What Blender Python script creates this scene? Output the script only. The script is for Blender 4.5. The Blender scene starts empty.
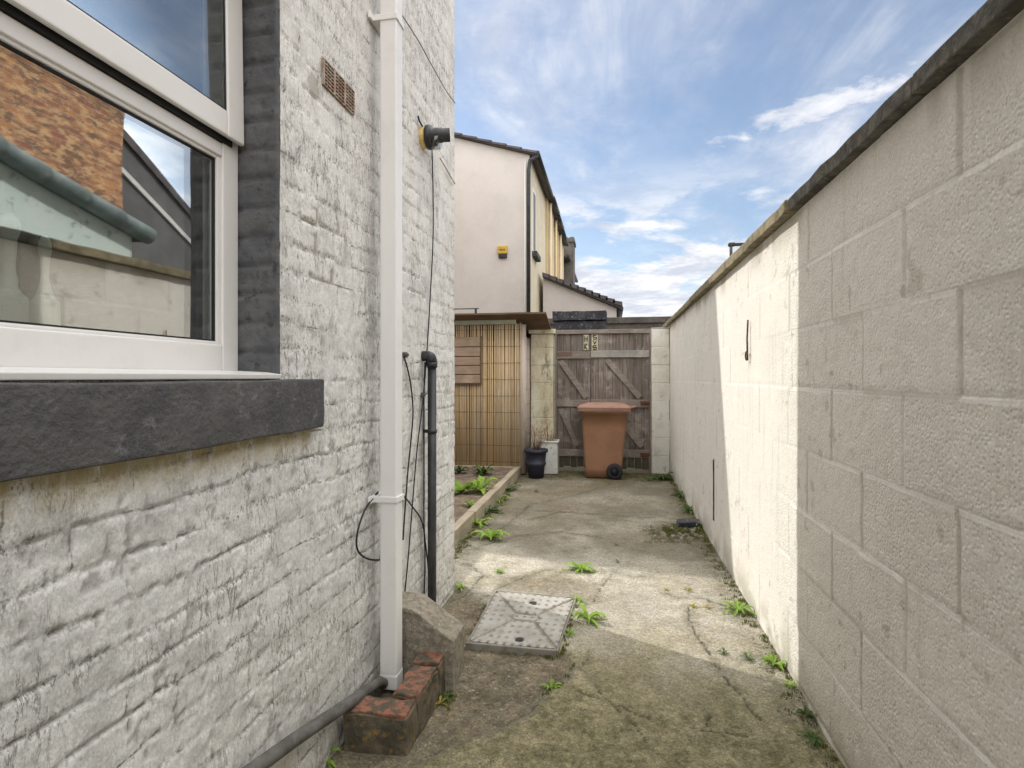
SKY_S, SUN_E, EXPO, CLOUD, FILL_SKY, ZEN, BCK = .15, 3.1, .13, 6.9, 42, .54, .42
import bpy, bmesh, math, random
import numpy as np
from mathutils import Vector, Matrix
random.seed(7)
R = math.radians
scene = bpy.context.scene
COL = scene.collection
# ------------------------------------------------------------------ camera model (measured from the photograph)
F, H = 560.0, 1.18
PSI = math.atan(100.0 / F); CP, SP = math.cos(PSI), math.sin(PSI)
UX, VY = 512.0, 377.0
XL, XR = -0.88, 0.694          # faces of the house wall and of the block wall
YC = 3.08                      # far corner of the house
def ray(px, py):
    u, v = (px - UX) / F, (VY - py) / F
    return (u * CP - SP, u * SP + CP, v)
def g(px, py, z=0.0):
    d = ray(px, py); t = (z - H) / d[2]; return (d[0] * t, d[1] * t)
def atX(px, py, X):
    d = ray(px, py); t = X / d[0]; return (d[1] * t, H + d[2] * t)      # (Y, Z)
def atY(px, py, Y):
    d = ray(px, py); t = Y / d[1]; return (d[0] * t, H + d[2] * t)      # (X, Z)
# ------------------------------------------------------------------ tagging
def tag(o, label=None, cat=None, group=None, kind=None):
    if label: o['label'] = label
    if cat: o['category'] = cat
    if group: o['group'] = group
    if kind: o['kind'] = kind
    return o
def empty(name, loc, label, cat, group=None):
    o = bpy.data.objects.new(name, None); COL.objects.link(o); o.location = loc
    o.empty_display_size = .1
    return tag(o, label, cat, group)
def link(name, me, mats, parent=None):
    o = bpy.data.objects.new(name, me); COL.objects.link(o)
    for m in (mats if isinstance(mats, (list, tuple)) else [mats]): me.materials.append(m)
    if parent is not None:
        o.parent = parent
        L = Vector((0, 0, 0)); p = parent
        while p is not None: L += p.location; p = p.parent
        o.location = -L            # meshes are written in world coordinates
    return o
class MB:
    """collects shapes (world coordinates) into one mesh"""
    def __init__(s): s.v = []; s.f = []; s.m = []; s.sm = []
    def add(s, vs, fs, mi=0, smooth=False):
        b = len(s.v); s.v += [tuple(p) for p in vs]
        for f in fs: s.f.append(tuple(b + i for i in f)); s.m.append(mi); s.sm.append(smooth)
    def box(s, x0, x1, y0, y1, z0, z1, mi=0, M=None):
        vs = [Vector((x, y, z)) for z in (z0, z1) for y in (y0, y1) for x in (x0, x1)]
        if M is not None: vs = [M @ v for v in vs]
        s.add(vs, [(0, 2, 3, 1), (4, 5, 7, 6), (0, 1, 5, 4), (2, 6, 7, 3), (0, 4, 6, 2), (1, 3, 7, 5)], mi)
    def prism(s, poly, axis, a, b, mi=0):
        """poly of 2D points extruded along axis from a to b"""
        n = len(poly)
        def P(p, t):
            return {'x': (t, p[0], p[1]), 'y': (p[0], t, p[1]), 'z': (p[0], p[1], t)}[axis]
        vs = [P(p, a) for p in poly] + [P(p, b) for p in poly]
        fs = [tuple(range(n))[::-1], tuple(range(n, 2 * n))] + [(i, (i + 1) % n, n + (i + 1) % n, n + i) for i in range(n)]
        s.add(vs, fs, mi)
    def tube(s, pts, r, n=10, mi=0, cap=True):
        pts = [Vector(p) for p in pts]; rs = r if isinstance(r, (list, tuple)) else [r] * len(pts)
        vs = []; fs = []; up = None
        for i, p in enumerate(pts):
            t = (pts[min(i + 1, len(pts) - 1)] - pts[max(i - 1, 0)]).normalized()
            if up is None: up = Vector((0, 0, 1)) if abs(t.z) < .9 else Vector((1, 0, 0))
            a = (up - t * up.dot(t)).normalized(); up = a; b = t.cross(a)
            for k in range(n):
                w = 2 * math.pi * k / n
                vs.append(p + (a * math.cos(w) + b * math.sin(w)) * rs[i])
        for i in range(len(pts) - 1):
            for k in range(n):
                k2 = (k + 1) % n; fs.append((i * n + k, i * n + k2, (i + 1) * n + k2, (i + 1) * n + k))
        s.add(vs, fs, mi, True)
        if cap:
            b = len(s.v) - len(vs)
            s.f.append(tuple(b + k for k in range(n))[::-1]); s.m.append(mi); s.sm.append(False)
            e = b + (len(pts) - 1) * n
            s.f.append(tuple(e + k for k in range(n))); s.m.append(mi); s.sm.append(False)
    def lathe(s, prof, c, n=24, mi=0, axis='z'):
        vs = []; fs = []
        for (r, h) in prof:
            for k in range(n):
                w = 2 * math.pi * k / n; a, b = r * math.cos(w), r * math.sin(w)
                p = {'z': (a, b, h), 'x': (h, a, b), 'y': (b, h, a)}[axis]
                vs.append((c[0] + p[0], c[1] + p[1], c[2] + p[2]))
        for i in range(len(prof) - 1):
            for k in range(n):
                k2 = (k + 1) % n; fs.append((i * n + k, i * n + k2, (i + 1) * n + k2, (i + 1) * n + k))
        s.add(vs, fs, mi, True)
    def build(s, name, mats, parent=None, bevel=0, seg=2, auto=False):
        me = bpy.data.meshes.new(name); me.from_pydata(s.v, [], s.f)
        me.polygons.foreach_set('material_index', s.m); me.polygons.foreach_set('use_smooth', s.sm)
        bm = bmesh.new(); bm.from_mesh(me)
        bmesh.ops.recalc_face_normals(bm, faces=bm.faces)
        if bevel:
            es = [e for e in bm.edges if len(e.link_faces) == 2 and e.calc_face_angle() > .5]
            bmesh.ops.bevel(bm, geom=es, offset=bevel, segments=seg, profile=.6, affect='EDGES')
        bm.to_mesh(me); bm.free()
        return link(name, me, mats, parent)
def rough_edges(o, amp, cuts=3, seed=1, scale=14):
    """break up clean box edges: subdivide and push vertices by noise"""
    me = o.data; bm = bmesh.new(); bm.from_mesh(me)
    bmesh.ops.subdivide_edges(bm, edges=bm.edges[:], cuts=cuts, use_grid_fill=True)
    from mathutils import noise
    for v in bm.verts:
        n = noise.noise_vector(v.co * scale + Vector((seed, seed * 2, 0)))
        v.co += n * amp
    bm.to_mesh(me); bm.free(); return o
# ------------------------------------------------------------------ numpy noise
def _h(ix, iy, s):
    n = (ix.astype(np.int64) * 374761393 + iy.astype(np.int64) * 668265263 + s * 1274126177) & 0xffffffff
    n = ((n ^ (n >> 13)) * 1274126177) & 0xffffffff
    return ((n ^ (n >> 16)) & 0xffff) / 65535.0
def vn(x, y, s=0):
    ix, iy = np.floor(x), np.floor(y); fx, fy = x - ix, y - iy
    fx = fx * fx * (3 - 2 * fx); fy = fy * fy * (3 - 2 * fy)
    a, b, c, d = _h(ix, iy, s), _h(ix + 1, iy, s), _h(ix, iy + 1, s), _h(ix + 1, iy + 1, s)
    return (a * (1 - fx) + b * fx) * (1 - fy) + (c * (1 - fx) + d * fx) * fy
def fbm(x, y, s=0, o=4):
    t = 0; a = .5; n = 0
    for i in range(o):
        t = t + a * vn(x * 2 ** i, y * 2 ** i, s + i * 17); n += a; a *= .5
    return t / n
def sstep(a, b, x):
    t = np.clip((x - a) / (b - a), 0, 1); return t * t * (3 - 2 * t)
def dist_poly(X, Y, pts):
    d = np.full(X.shape, 1e9)
    for (x0, y0), (x1, y1) in zip(pts[:-1], pts[1:]):
        vx, vy = x1 - x0, y1 - y0; L = vx * vx + vy * vy + 1e-12
        t = np.clip(((X - x0) * vx + (Y - y0) * vy) / L, 0, 1)
        d = np.minimum(d, np.hypot(X - x0 - t * vx, Y - y0 - t * vy))
    return d
def inside(X, Y, poly):
    r = np.zeros(X.shape, bool); n = len(poly)
    for i in range(n):
        x0, y0 = poly[i]; x1, y1 = poly[(i + 1) % n]
        c = ((y0 > Y) != (y1 > Y)) & (X < (x1 - x0) * (Y - y0) / (y1 - y0 + 1e-12) + x0)
        r ^= c
    return r
def sdpoly(X, Y, poly):
    d = dist_poly(X, Y, poly + [poly[0]]); return np.where(inside(X, Y, poly), -d, d)
def axis_pts(*segs):
    """segs (a, b, step) -> sorted unique coordinates"""
    out = []
    for a, b, st in segs:
        n = max(1, int(round((b - a) / st))); out += list(np.linspace(a, b, n + 1))
    return np.unique(np.round(out, 5))
def grid_mesh(name, A, B, pos, mats, parent=None, attrs=None, keep=None, flip=False, extra=None):
    """dense sheet; pos(A,B)->(x,y,z) arrays; keep(ac,bc)->bool mask of faces"""
    GA, GB = np.meshgrid(A, B, indexing='ij'); x, y, z = pos(GA, GB)
    co = np.stack([x, y, z], -1).reshape(-1, 3).astype(np.float32)
    na, nb = len(A), len(B)
    idx = np.arange(na * nb).reshape(na, nb)
    q = np.stack([idx[:-1, :-1], idx[1:, :-1], idx[1:, 1:], idx[:-1, 1:]], -1)
    if flip: q = q[..., ::-1]
    if keep is not None:
        ac, bc = np.meshgrid((A[:-1] + A[1:]) / 2, (B[:-1] + B[1:]) / 2, indexing='ij'); q = q[keep(ac, bc)]
    q = q.reshape(-1, 4)
    ev, ef = extra if extra else ([], [])
    nv = len(co)
    if len(ev): co = np.concatenate([co, np.array(ev, np.float32)])
    lo = np.concatenate([q.ravel()] + ([np.array(ef).ravel() + nv] if len(ef) else [])).astype(np.int32)
    nf = len(lo) // 4
    me = bpy.data.meshes.new(name); me.vertices.add(len(co)); me.vertices.foreach_set('co', co.ravel())
    me.loops.add(len(lo)); me.loops.foreach_set('vertex_index', lo)
    me.polygons.add(nf); me.polygons.foreach_set('loop_start', np.arange(0, nf * 4, 4, dtype=np.int32))
    sm = np.ones(nf, bool); sm[len(q):] = False
    me.polygons.foreach_set('use_smooth', sm)
    me.update(calc_edges=True); me.validate()
    for k, fn in (attrs or {}).items():
        a = me.attributes.new(k, 'FLOAT', 'POINT'); val = np.zeros(len(co), np.float32)
        val[:nv] = fn(GA, GB).ravel(); a.data.foreach_set('value', val)
    return link(name, me, mats, parent)
# ------------------------------------------------------------------ materials
class NT:
    def __init__(s, name):
        s.m = bpy.data.materials.new(name); s.m.use_nodes = True; s.t = s.m.node_tree; s.n = s.t.nodes
        s.b = s.n['Principled BSDF']; s.b.inputs['Roughness'].default_value = .85
        s.b.inputs['Specular IOR Level'].default_value = .3
        s.tc = s.n.new('ShaderNodeTexCoord'); s.co = s.tc.outputs['Object']
    def new(s, t, **k):
        n = s.n.new(t)
        for a, v in k.items(): setattr(n, a, v)
        return n
    def l(s, a, b): s.t.links.new(a, b)
    def noise(s, sc, det=5, rough=.6, st=None, dist=0, off=None):
        n = s.new('ShaderNodeTexNoise'); n.inputs['Scale'].default_value = sc; n.inputs['Detail'].default_value = det
        n.inputs['Roughness'].default_value = rough; n.inputs['Distortion'].default_value = dist
        v = s.co
        if st or off:
            m = s.new('ShaderNodeMapping'); m.inputs['Scale'].default_value = st or (1, 1, 1)
            if off: m.inputs['Location'].default_value = off
            s.l(v, m.inputs[0]); v = m.outputs[0]
        s.l(v, n.inputs['Vector']); return n.outputs['Fac']
    def vor(s, sc, st=None, feature='F1', rnd=1):
        n = s.new('ShaderNodeTexVoronoi', feature=feature); n.inputs['Scale'].default_value = sc; n.inputs['Randomness'].default_value = rnd
        v = s.co
        if st:
            m = s.new('ShaderNodeMapping'); m.inputs['Scale'].default_value = st; s.l(v, m.inputs[0]); v = m.outputs[0]
        s.l(v, n.inputs['Vector']); return n
    def ramp(s, fac, a, b, lo=0., hi=1.):
        n = s.new('ShaderNodeMapRange'); n.interpolation_type = 'SMOOTHSTEP'
        n.inputs[1].default_value = a; n.inputs[2].default_value = b; n.inputs[3].default_value = lo; n.inputs[4].default_value = hi
        s.l(fac, n.inputs[0]); return n.outputs[0]
    def speck(s, col, sc, lo, hi, st=None, amt=1.):
        v = s.vor(sc, st); sep = s.new('ShaderNodeSeparateColor'); s.l(v.outputs['Color'], sep.inputs[0])
        f = s.new('ShaderNodeMapRange'); f.inputs[3].default_value = lo; f.inputs[4].default_value = hi; s.l(sep.outputs[0], f.inputs[0])
        cc = s.new('ShaderNodeCombineColor')
        for i in range(3): s.l(f.outputs[0], cc.inputs[i])
        return s.mix(amt, col, cc.outputs[0], 'MULTIPLY')
    def math(s, op, a, b=None, clamp=False):
        n = s.new('ShaderNodeMath', operation=op, use_clamp=clamp)
        for i, v in enumerate((a, b)):
            if v is None: continue
            if hasattr(v, 'links') or hasattr(v, 'is_linked'): s.l(v, n.inputs[i])
            else: n.inputs[i].default_value = v
        return n.outputs[0]
    def mix(s, fac, a, b, mode='MIX'):
        n = s.new('ShaderNodeMix', data_type='RGBA', blend_type=mode)
        for sock, v in ((n.inputs[0], fac), (n.inputs[6], a), (n.inputs[7], b)):
            if isinstance(v, (tuple, list)): sock.default_value = (*v, 1) if len(v) == 3 else v
            elif isinstance(v, (int, float)): sock.default_value = v
            else: s.l(v, sock)
        return n.outputs[2]
    def attr(s, name):
        n = s.new('ShaderNodeAttribute', attribute_name=name); return n.outputs['Fac']
    def bump(s, h, strength=.5, dist=.003, prev=None):
        n = s.new('ShaderNodeBump'); n.inputs['Strength'].default_value = strength; n.inputs['Distance'].default_value = dist
        s.l(h, n.inputs['Height'])
        if prev: s.l(prev, n.inputs['Normal'])
        return n.outputs[0]
    def done(s, col, bump=None, rough=None):
        if isinstance(col, tuple): s.b.inputs['Base Color'].default_value = (*col, 1)
        else: s.l(col, s.b.inputs['Base Color'])
        if bump: s.l(bump, s.b.inputs['Normal'])
        if rough is not None:
            if isinstance(rough, (int, float)): s.b.inputs['Roughness'].default_value = rough
            else: s.l(rough, s.b.inputs['Roughness'])
        return s.m
def simple(name, c1, c2=None, sc=12, rough=.8, bump=.3, bd=.002, bsc=60, st=None, c3=None, lo=.4, hi=.62, metal=0, spec=.3):
    t = NT(name); t.b.inputs['Metallic'].default_value = metal; t.b.inputs['Specular IOR Level'].default_value = spec
    c2 = c2 or tuple(x * .75 for x in c1)
    c = t.mix(t.ramp(t.noise(sc, 6, .65, st), lo, hi), c1, c2)
    if c3: c = t.mix(t.ramp(t.noise(sc * 2.7, 6, .7, st, off=(3, 1, 7)), .55, .68), c, c3)
    bp = t.bump(t.noise(bsc, 5, .6, st), bump, bd) if bump else None
    return t.done(c, bp, rough)
# painted brick (left wall)
def m_painted_brick():
    t = NT('painted_brick'); jt = t.attr('joint'); pit = t.attr('pit'); ch = t.attr('chip')
    big = t.noise(1.7, 5, .6); mid = t.noise(9, 6, .65)
    c = t.mix(t.ramp(big, .35, .65), (.735, .725, .69), (.675, .665, .635))
    c = t.mix(t.ramp(mid, .42, .70, 0, .75), c, (.47, .46, .435))
    low = t.attr('low')
    c = t.mix(t.math('MULTIPLY', low, t.ramp(t.noise(14, 6, .7), .3, .7)), c, (.44, .41, .36))
    # fine flecks of missing paint
    fl = t.ramp(t.noise(70, 7, .75, (1, 1.5, .45)), .61, .69)
    msk = t.ramp(t.noise(6, 4, .6, off=(5, 5, 5)), .4, .66)
    c = t.mix(t.math('MULTIPLY', fl, t.math('MULTIPLY', msk, .7)), c, (.24, .22, .20))
    # thin vertical crazing and open joints in the thick old paint
    dark = (.15, .135, .12)
    def ridge(n, w): return t.ramp(t.math('ABSOLUTE', t.math('SUBTRACT', n, .5)), 0, w, 1, 0)
    reg = t.ramp(t.noise(3.2, 4, .6, off=(1, 7, 3)), .36, .56)
    r1 = t.math('MULTIPLY', ridge(t.noise(13, 5, .70, (1, 1.9, .42), .4), .026), t.math('MULTIPLY', reg, t.ramp(t.noise(11, 4, .6, (1, 1.6, .7), off=(6, 1, 1)), .42, .52)))
    bed, perp = t.attr('bed'), t.attr('perp')
    wob = t.math('MULTIPLY', t.math('SUBTRACT', t.noise(60, 5, .7, off=(2, 2, 2)), .5), .012)
    bl = t.ramp(t.math('ADD', bed, wob), .0008, .0042, 1, 0); bl = t.math('MULTIPLY', bl, t.ramp(t.noise(5, 5, .65, (1, 1, 2.2), off=(0, 3, 1)), .50, .58))
    pl_ = t.ramp(t.math('ADD', perp, wob), .0005, .004, 1, 0); pl_ = t.math('MULTIPLY', pl_, t.ramp(t.noise(8, 5, .65, off=(4, 4, 1)), .49, .57))
    nearj = t.ramp(bed, .004, .022, 1, 0)
    spk = t.math('MULTIPLY', t.ramp(t.noise(95, 6, .75, (1, 1.3, .8), off=(3, 3, 3)), .52, .60), t.math('MULTIPLY', t.math('ADD', t.math('MULTIPLY', nearj, .8), .38), t.math('ADD', t.math('MULTIPLY', reg, .7), .25)), True)
    c = t.speck(c, 260, .84, 1.06, (1, 1, .7))
    lines = t.math('MAXIMUM', t.math('MAXIMUM', r1, bl), t.math('MAXIMUM', pl_, spk))
    c = t.mix(t.math('MULTIPLY', lines, .92), c, dark)
    c = t.mix(t.math('MULTIPLY', pit, .7), c, (.25, .23, .21))
    c = t.mix(ch, c, t.mix(t.noise(40), (.45, .42, .36), (.25, .23, .20)))
    c = t.mix(t.math('MULTIPLY', t.attr('under'), t.ramp(t.noise(18, 6, .7, (1, 1, .4)), .30, .55)), c, (.42, .35, .19))
    gr = t.ramp(t.noise(190, 4, .75), .55, .68, 0, .45); c = t.mix(gr, c, (.36, .34, .31))
    b = t.bump(lines, -.8, .005)
    b = t.bump(t.noise(30, 8, .74, (1, 1.2, .7)), .8, .006, b)
    b = t.bump(t.noise(160, 4, .6), .4, .0015, b)
    return t.done(c, b, .75)
def m_block(name):
    t = NT(name); jt = t.attr('joint')
    c = t.mix(t.ramp(t.noise(2.2, 5, .6), .35, .65), (.83, .80, .735), (.79, .76, .695))
    c = t.mix(t.ramp(t.noise(16, 6, .7), .48, .8, 0, .45), c, (.70, .665, .60))
    c = t.mix(t.math('MULTIPLY', jt, .35), c, (.84, .825, .79))
    sp = t.ramp(t.noise(150, 4, .75), .56, .70, 0, .5)
    c = t.mix(t.math('MULTIPLY', sp, t.attr('grain')), c, (.40, .37, .32))
    c = t.speck(c, 210, .88, 1.06, None, .8)
    c = t.mix(t.attr('stain'), c, (.36, .33, .24))
    c = t.mix(t.attr('drip'), c, (.42, .38, .30))
    v = t.vor(95); h = t.math('ADD', t.ramp(v.outputs['Distance'], 0, .6), t.noise(110, 6, .7))
    rgh = t.new('ShaderNodeMath', operation='MULTIPLY'); t.l(h, rgh.inputs[0]); t.l(t.attr('grain'), rgh.inputs[1])
    b = t.bump(rgh.outputs[0], .42, .004); b = t.bump(t.noise(30, 6, .6), .3, .003, b)
    return t.done(c, b, .85)
def m_ground():
    t = NT('concrete_ground')
    big = t.noise(1.3, 6, .62); mid = t.noise(7, 7, .68); fine = t.noise(60, 7, .75)
    c = t.mix(t.ramp(big, .35, .65), (.40, .37, .30), (.32, .30, .255))
    c = t.mix(t.ramp(mid, .42, .68, 0, .75), c, (.24, .22, .175))
    c = t.mix(t.ramp(t.noise(22, 6, .75, off=(4, 4, 0)), .5, .72, 0, .6), c, (.46, .43, .36))
    dirt = t.attr('dirt')
    dc = t.mix(t.ramp(t.noise(11, 7, .75), .38, .62), (.21, .17, .115), (.085, .068, .045))
    dc = t.mix(t.ramp(t.noise(34, 6, .7, off=(1, 8, 0)), .55, .68, 0, .8), dc, (.36, .32, .25))
    c = t.mix(dirt, c, dc)
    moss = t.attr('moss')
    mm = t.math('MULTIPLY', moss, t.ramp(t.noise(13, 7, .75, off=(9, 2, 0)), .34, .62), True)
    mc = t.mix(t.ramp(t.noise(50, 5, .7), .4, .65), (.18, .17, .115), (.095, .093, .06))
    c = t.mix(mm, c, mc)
    c = t.mix(t.attr('grime_shade'), c, t.mix(1, c, (.50, .48, .43), 'MULTIPLY'))
    c = t.mix(t.attr('algae_shade'), c, t.mix(1, c, (.76, .73, .53), 'MULTIPLY'))
    c = t.mix(t.math('MULTIPLY', t.attr('stainb'), t.ramp(t.noise(30, 6, .75, off=(3, 6, 0)), .40, .60)), c, (.15, .115, .07))
    sp = t.math('MULTIPLY', t.ramp(fine, .56, .68), .6); c = t.mix(sp, c, (.16, .145, .11))
    sp2 = t.math('MULTIPLY', t.ramp(t.noise(85, 5, .7, off=(7, 7, 0)), .62, .72), .55); c = t.mix(sp2, c, (.62, .58, .50))
    c = t.speck(c, 200, .66, 1.26); c = t.speck(c, 80, .86, 1.13)
    c = t.mix(t.attr('crack'), c, (.045, .04, .03))
    v = t.vor(70)
    b = t.bump(t.math('ADD', t.noise(90, 7, .75), t.math('MULTIPLY', v.outputs['Distance'], .8)), .8, .004)
    b = t.bump(t.noise(16, 7, .7), .5, .012, b)
    return t.done(c, b, .92)
M = {}
M['brick'] = m_painted_brick(); M['block'] = m_block('painted_block'); M['ground'] = m_ground()
M['reveal'] = simple('dark_grey_masonry_paint', (.080, .082, .088), (.11, .11, .11), 14, .7, .8, .006, 40, c3=(.045, .045, .05))
M['sill'] = simple('dark_grey_sill_paint', (.088, .085, .083), (.065, .064, .066), 9, .75, 1., .006, 60, c3=(.14, .135, .13))
def upvc(name, c):
    t = NT(name); t.b.inputs['Specular IOR Level'].default_value = .5
    k = t.mix(t.ramp(t.noise(7, 6, .7), .5, .78, 0, .35), c, tuple(x * .72 for x in c))
    k = t.mix(t.ramp(t.noise(60, 5, .8, (1, 1, .25)), .66, .76, 0, .4), k, (.35, .32, .27))
    return t.done(k, t.bump(t.noise(5, 2), .08, .002), .32)
M['upvc'] = upvc('white_upvc', (.67, .66, .635)); M['pipe_white'] = upvc('white_downpipe', (.73, .72, .70))
M['seal'] = simple('rubber_seal', (.02, .02, .02), bump=0, rough=.6)
def glass(name, refl=.30, tint=(.62, .68, .66)):
    m = bpy.data.materials.new(name); m.use_nodes = True; t = m.node_tree; n = t.nodes; n.clear()
    o = n.new('ShaderNodeOutputMaterial'); mx = n.new('ShaderNodeMixShader'); g1 = n.new('ShaderNodeBsdfGlossy'); tr = n.new('ShaderNodeBsdfTransparent')
    g1.inputs['Roughness'].default_value = 0.002; tr.inputs[0].default_value = (*tint, 1)
    lw = n.new('ShaderNodeLayerWeight'); fr = n.new('ShaderNodeMath'); fr.operation = 'POWER'; fr.inputs[1].default_value = 5; t.links.new(lw.outputs['Facing'], fr.inputs[0])
    mr = n.new('ShaderNodeMapRange'); mr.inputs[3].default_value = refl; mr.inputs[4].default_value = 1
    t.links.new(fr.outputs[0], mr.inputs[0]); t.links.new(mr.outputs[0], mx.inputs[0])
    # slight waviness of the pane
    tc = n.new('ShaderNodeTexCoord'); nz = n.new('ShaderNodeTexNoise'); nz.inputs['Scale'].default_value = 2.2; nz.inputs['Detail'].default_value = 1
    bp = n.new('ShaderNodeBump'); bp.inputs['Strength'].default_value = .05; bp.inputs['Distance'].default_value = .02
    t.links.new(tc.outputs['Object'], nz.inputs[0]); t.links.new(nz.outputs[0], bp.inputs['Height']); t.links.new(bp.outputs[0], g1.inputs['Normal'])
    t.links.new(tr.outputs[0], mx.inputs[1]); t.links.new(g1.outputs[0], mx.inputs[2]); t.links.new(mx.outputs[0], o.inputs[0]); return m
M['glass'] = glass('window_glass', .38, (.96, .99, .97))
M['terracotta'] = simple('terracotta_air_brick', (.26, .17, .12), (.38, .33, .28), 30, .85)
M['black_plastic'] = simple('black_plastic', (.022, .022, .024), (.04, .04, .042), 10, .42, .1)
M['cable'] = simple('black_cable', (.02, .02, .02), bump=0, rough=.5)
M['grey_cable'] = simple('grey_cable', (.30, .28, .24), bump=0, rough=.6)
M['grey_pipe'] = simple('grey_waste_pipe', (.12, .115, .108), (.075, .07, .062), 16, .55, .2, c3=(.18, .165, .14))
M['cream_plastic'] = simple('yellowed_plastic', (.62, .40, .10), (.70, .55, .25), 25, .5, .1)
M['clear'] = glass('clear_plastic', .1, (.7, .7, .7))
M['concrete_rough'] = simple('rough_concrete', (.27, .24, .19), (.17, .15, .115), 30, .95, 1., .006, 70, c3=(.42, .37, .28))
M['coping_dark'] = simple('dark_coping', (.085, .08, .07), (.16, .15, .125), 18, .95, .9, .006, 60, c3=(.24, .22, .17))
M['coping_lichen'] = simple('lichen_coping', (.29, .25, .16), (.17, .145, .095), 14, .95, .9, .006, 60, c3=(.09, .08, .06))
M['metal_cover'] = None
M['rust'] = simple('rusty_iron', (.16, .07, .035), (.08, .04, .025), 50, .9, .6)
def m_wood(name, c1, c2, axis='z', c3=None, sc=1., plank=None):
    t = NT(name); st = {'z': (22, 22, 1.1), 'x': (1.1, 22, 22), 'y': (22, 1.1, 22)}[axis]
    f = t.noise(2.6 * sc, 8, .7, st, .4); c = t.mix(t.ramp(f, .36, .64), c1, c2)
    c = t.mix(t.ramp(t.noise(2.2, 5, .65), .42, .66, 0, .7), c, tuple(x * .62 for x in c1))
    if plank:
        sx = t.new('ShaderNodeSeparateXYZ'); t.l(t.co, sx.inputs[0])
        fl = t.math('FLOOR', t.math('DIVIDE', sx.outputs[0], plank)); wn = t.new('ShaderNodeTexWhiteNoise', noise_dimensions='1D'); t.l(fl, wn.inputs['W'])
        c = t.mix(t.math('MULTIPLY', wn.outputs['Value'], .45), c, tuple(x * .5 for x in c2))
    if c3: c = t.mix(t.ramp(t.noise(3, 6, .7, off=(8, 3, 1)), .5, .66, 0, .8), c, c3)
    if plank:
        lo = t.math('ADD', sx.outputs[2], t.math('MULTIPLY', t.noise(4, 5, .7, off=(1, 1, 1)), .35))
        c = t.mix(t.ramp(lo, .62, .22, 0, .85), c, (.07, .068, .042))
    return t.done(c, t.bump(f, .6, .004), .9)
M['gate'] = m_wood('weathered_gate_boards', (.31, .265, .23), (.11, .09, .075), 'z', (.38, .33, .29), plank=.1)
M['gate_rail'] = m_wood('weathered_gate_rail', (.29, .245, .21), (.19, .16, .135), 'x', (.36, .32, .28))
M['rail_paint'] = m_wood('red_painted_rail', (.22, .12, .10), (.17, .13, .11), 'x')
M['rail_grey'] = m_wood('grey_painted_rail', (.28, .28, .28), (.42, .38, .30), 'x', (.60, .55, .42))
M['shutter'] = m_wood('brown_slat_wood', (.46, .34, .25), (.36, .25, .18), 'x', (.52, .40, .31))
M['shed_board'] = m_wood('brown_roof_board', (.20, .135, .085), (.13, .085, .055), 'x', (.12, .08, .05))
M['sleeper'] = m_wood('bed_edging_board', (.40, .345, .25), (.31, .265, .19), 'y', (.21, .17, .12))
M['fascia'] = simple('pale_green_fascia', (.42, .44, .34), (.36, .37, .28), 12, .7, .2)
def m_bamboo(name, cols):
    t = NT(name); sx = t.new('ShaderNodeSeparateXYZ'); t.l(t.co, sx.inputs[0])
    u = t.math('ADD', sx.outputs[0], sx.outputs[1])
    fl = t.math('FLOOR', t.math('DIVIDE', u, .0125)); wn = t.new('ShaderNodeTexWhiteNoise', noise_dimensions='1D'); t.l(fl, wn.inputs['W'])
    c = t.mix(wn.outputs['Value'], cols[0], cols[1])
    c = t.mix(t.ramp(t.noise(3.2, 4, .6, (2.2, 2.2, .35)), .4, .62, 0, .8), c, cols[2])
    c = t.mix(t.ramp(t.noise(9, 6, .7, (9, 9, .5)), .52, .66, 0, .75), c, cols[3])
    return t.done(c, t.bump(t.noise(40, 4, .6, (3, 3, .3)), .3, .002), .7)
M['bamboo'] = m_bamboo('bamboo_screen', [(.68, .55, .36), (.46, .34, .20), (.64, .45, .24), (.74, .66, .54)])
M['bamboo_pale'] = m_bamboo('bleached_bamboo', [(.48, .40, .32), (.38, .31, .25), (.56, .50, .44), (.33, .25, .18)])
M['pillar'] = None
t = NT('stained_block_pillar')
c = t.mix(t.ramp(t.noise(3, 6, .7, (1.6, 1.6, .8)), .38, .62), (.68, .65, .51), (.54, .48, .33))
c = t.mix(t.ramp(t.noise(7, 7, .75, (1.5, 1.5, .6), off=(3, 3, 3)), .52, .66, 0, .8), c, (.20, .16, .10))
c = t.mix(t.ramp(t.noise(20, 6, .7), .5, .7, 0, .4), c, (.70, .68, .58))
M['pillar'] = t.done(c, t.bump(t.noise(40, 6, .7), .6, .005), .9)
t = NT('white_block_pillar')
c = t.mix(t.ramp(t.noise(4, 6, .7), .4, .7), (.72, .71, .64), (.60, .58, .49))
c = t.mix(t.ramp(t.noise(8, 7, .75, off=(3, 3, 3)), .58, .7, 0, .6), c, (.25, .22, .13))
M['pillar2'] = t.done(c, t.bump(t.noise(40, 6, .7), .6, .005), .9)
M['bin'] = simple('brown_bin_plastic', (.32, .165, .095), (.27, .14, .08), 4, .5, .1, .001, c3=(.26, .14, .08), spec=.4)
M['bin_lid'] = simple('faded_bin_lid_plastic', (.29, .165, .12), (.24, .135, .10), 6, .6, .1)
M['tyre'] = simple('black_rubber', (.03, .03, .032), bump=.1, rough=.7)
M['pot'] = simple('dark_blue_plastic', (.022, .024, .04), (.035, .035, .05), 9, .5, .1)
M['white_box'] = simple('white_painted_box', (.62, .62, .58), (.52, .52, .47), 7, .6, .2, c3=(.35, .33, .25))
M['twig'] = simple('dead_stem', (.24, .13, .07), (.15, .085, .05), 20, .9, .2)
M['soil'] = simple('bed_soil', (.20, .15, .11), (.12, .09, .065), 9, 1., 1., .02, 30, c3=(.30, .24, .18))
M['render_pink'] = None
t = NT('pinkish_render')
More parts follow.
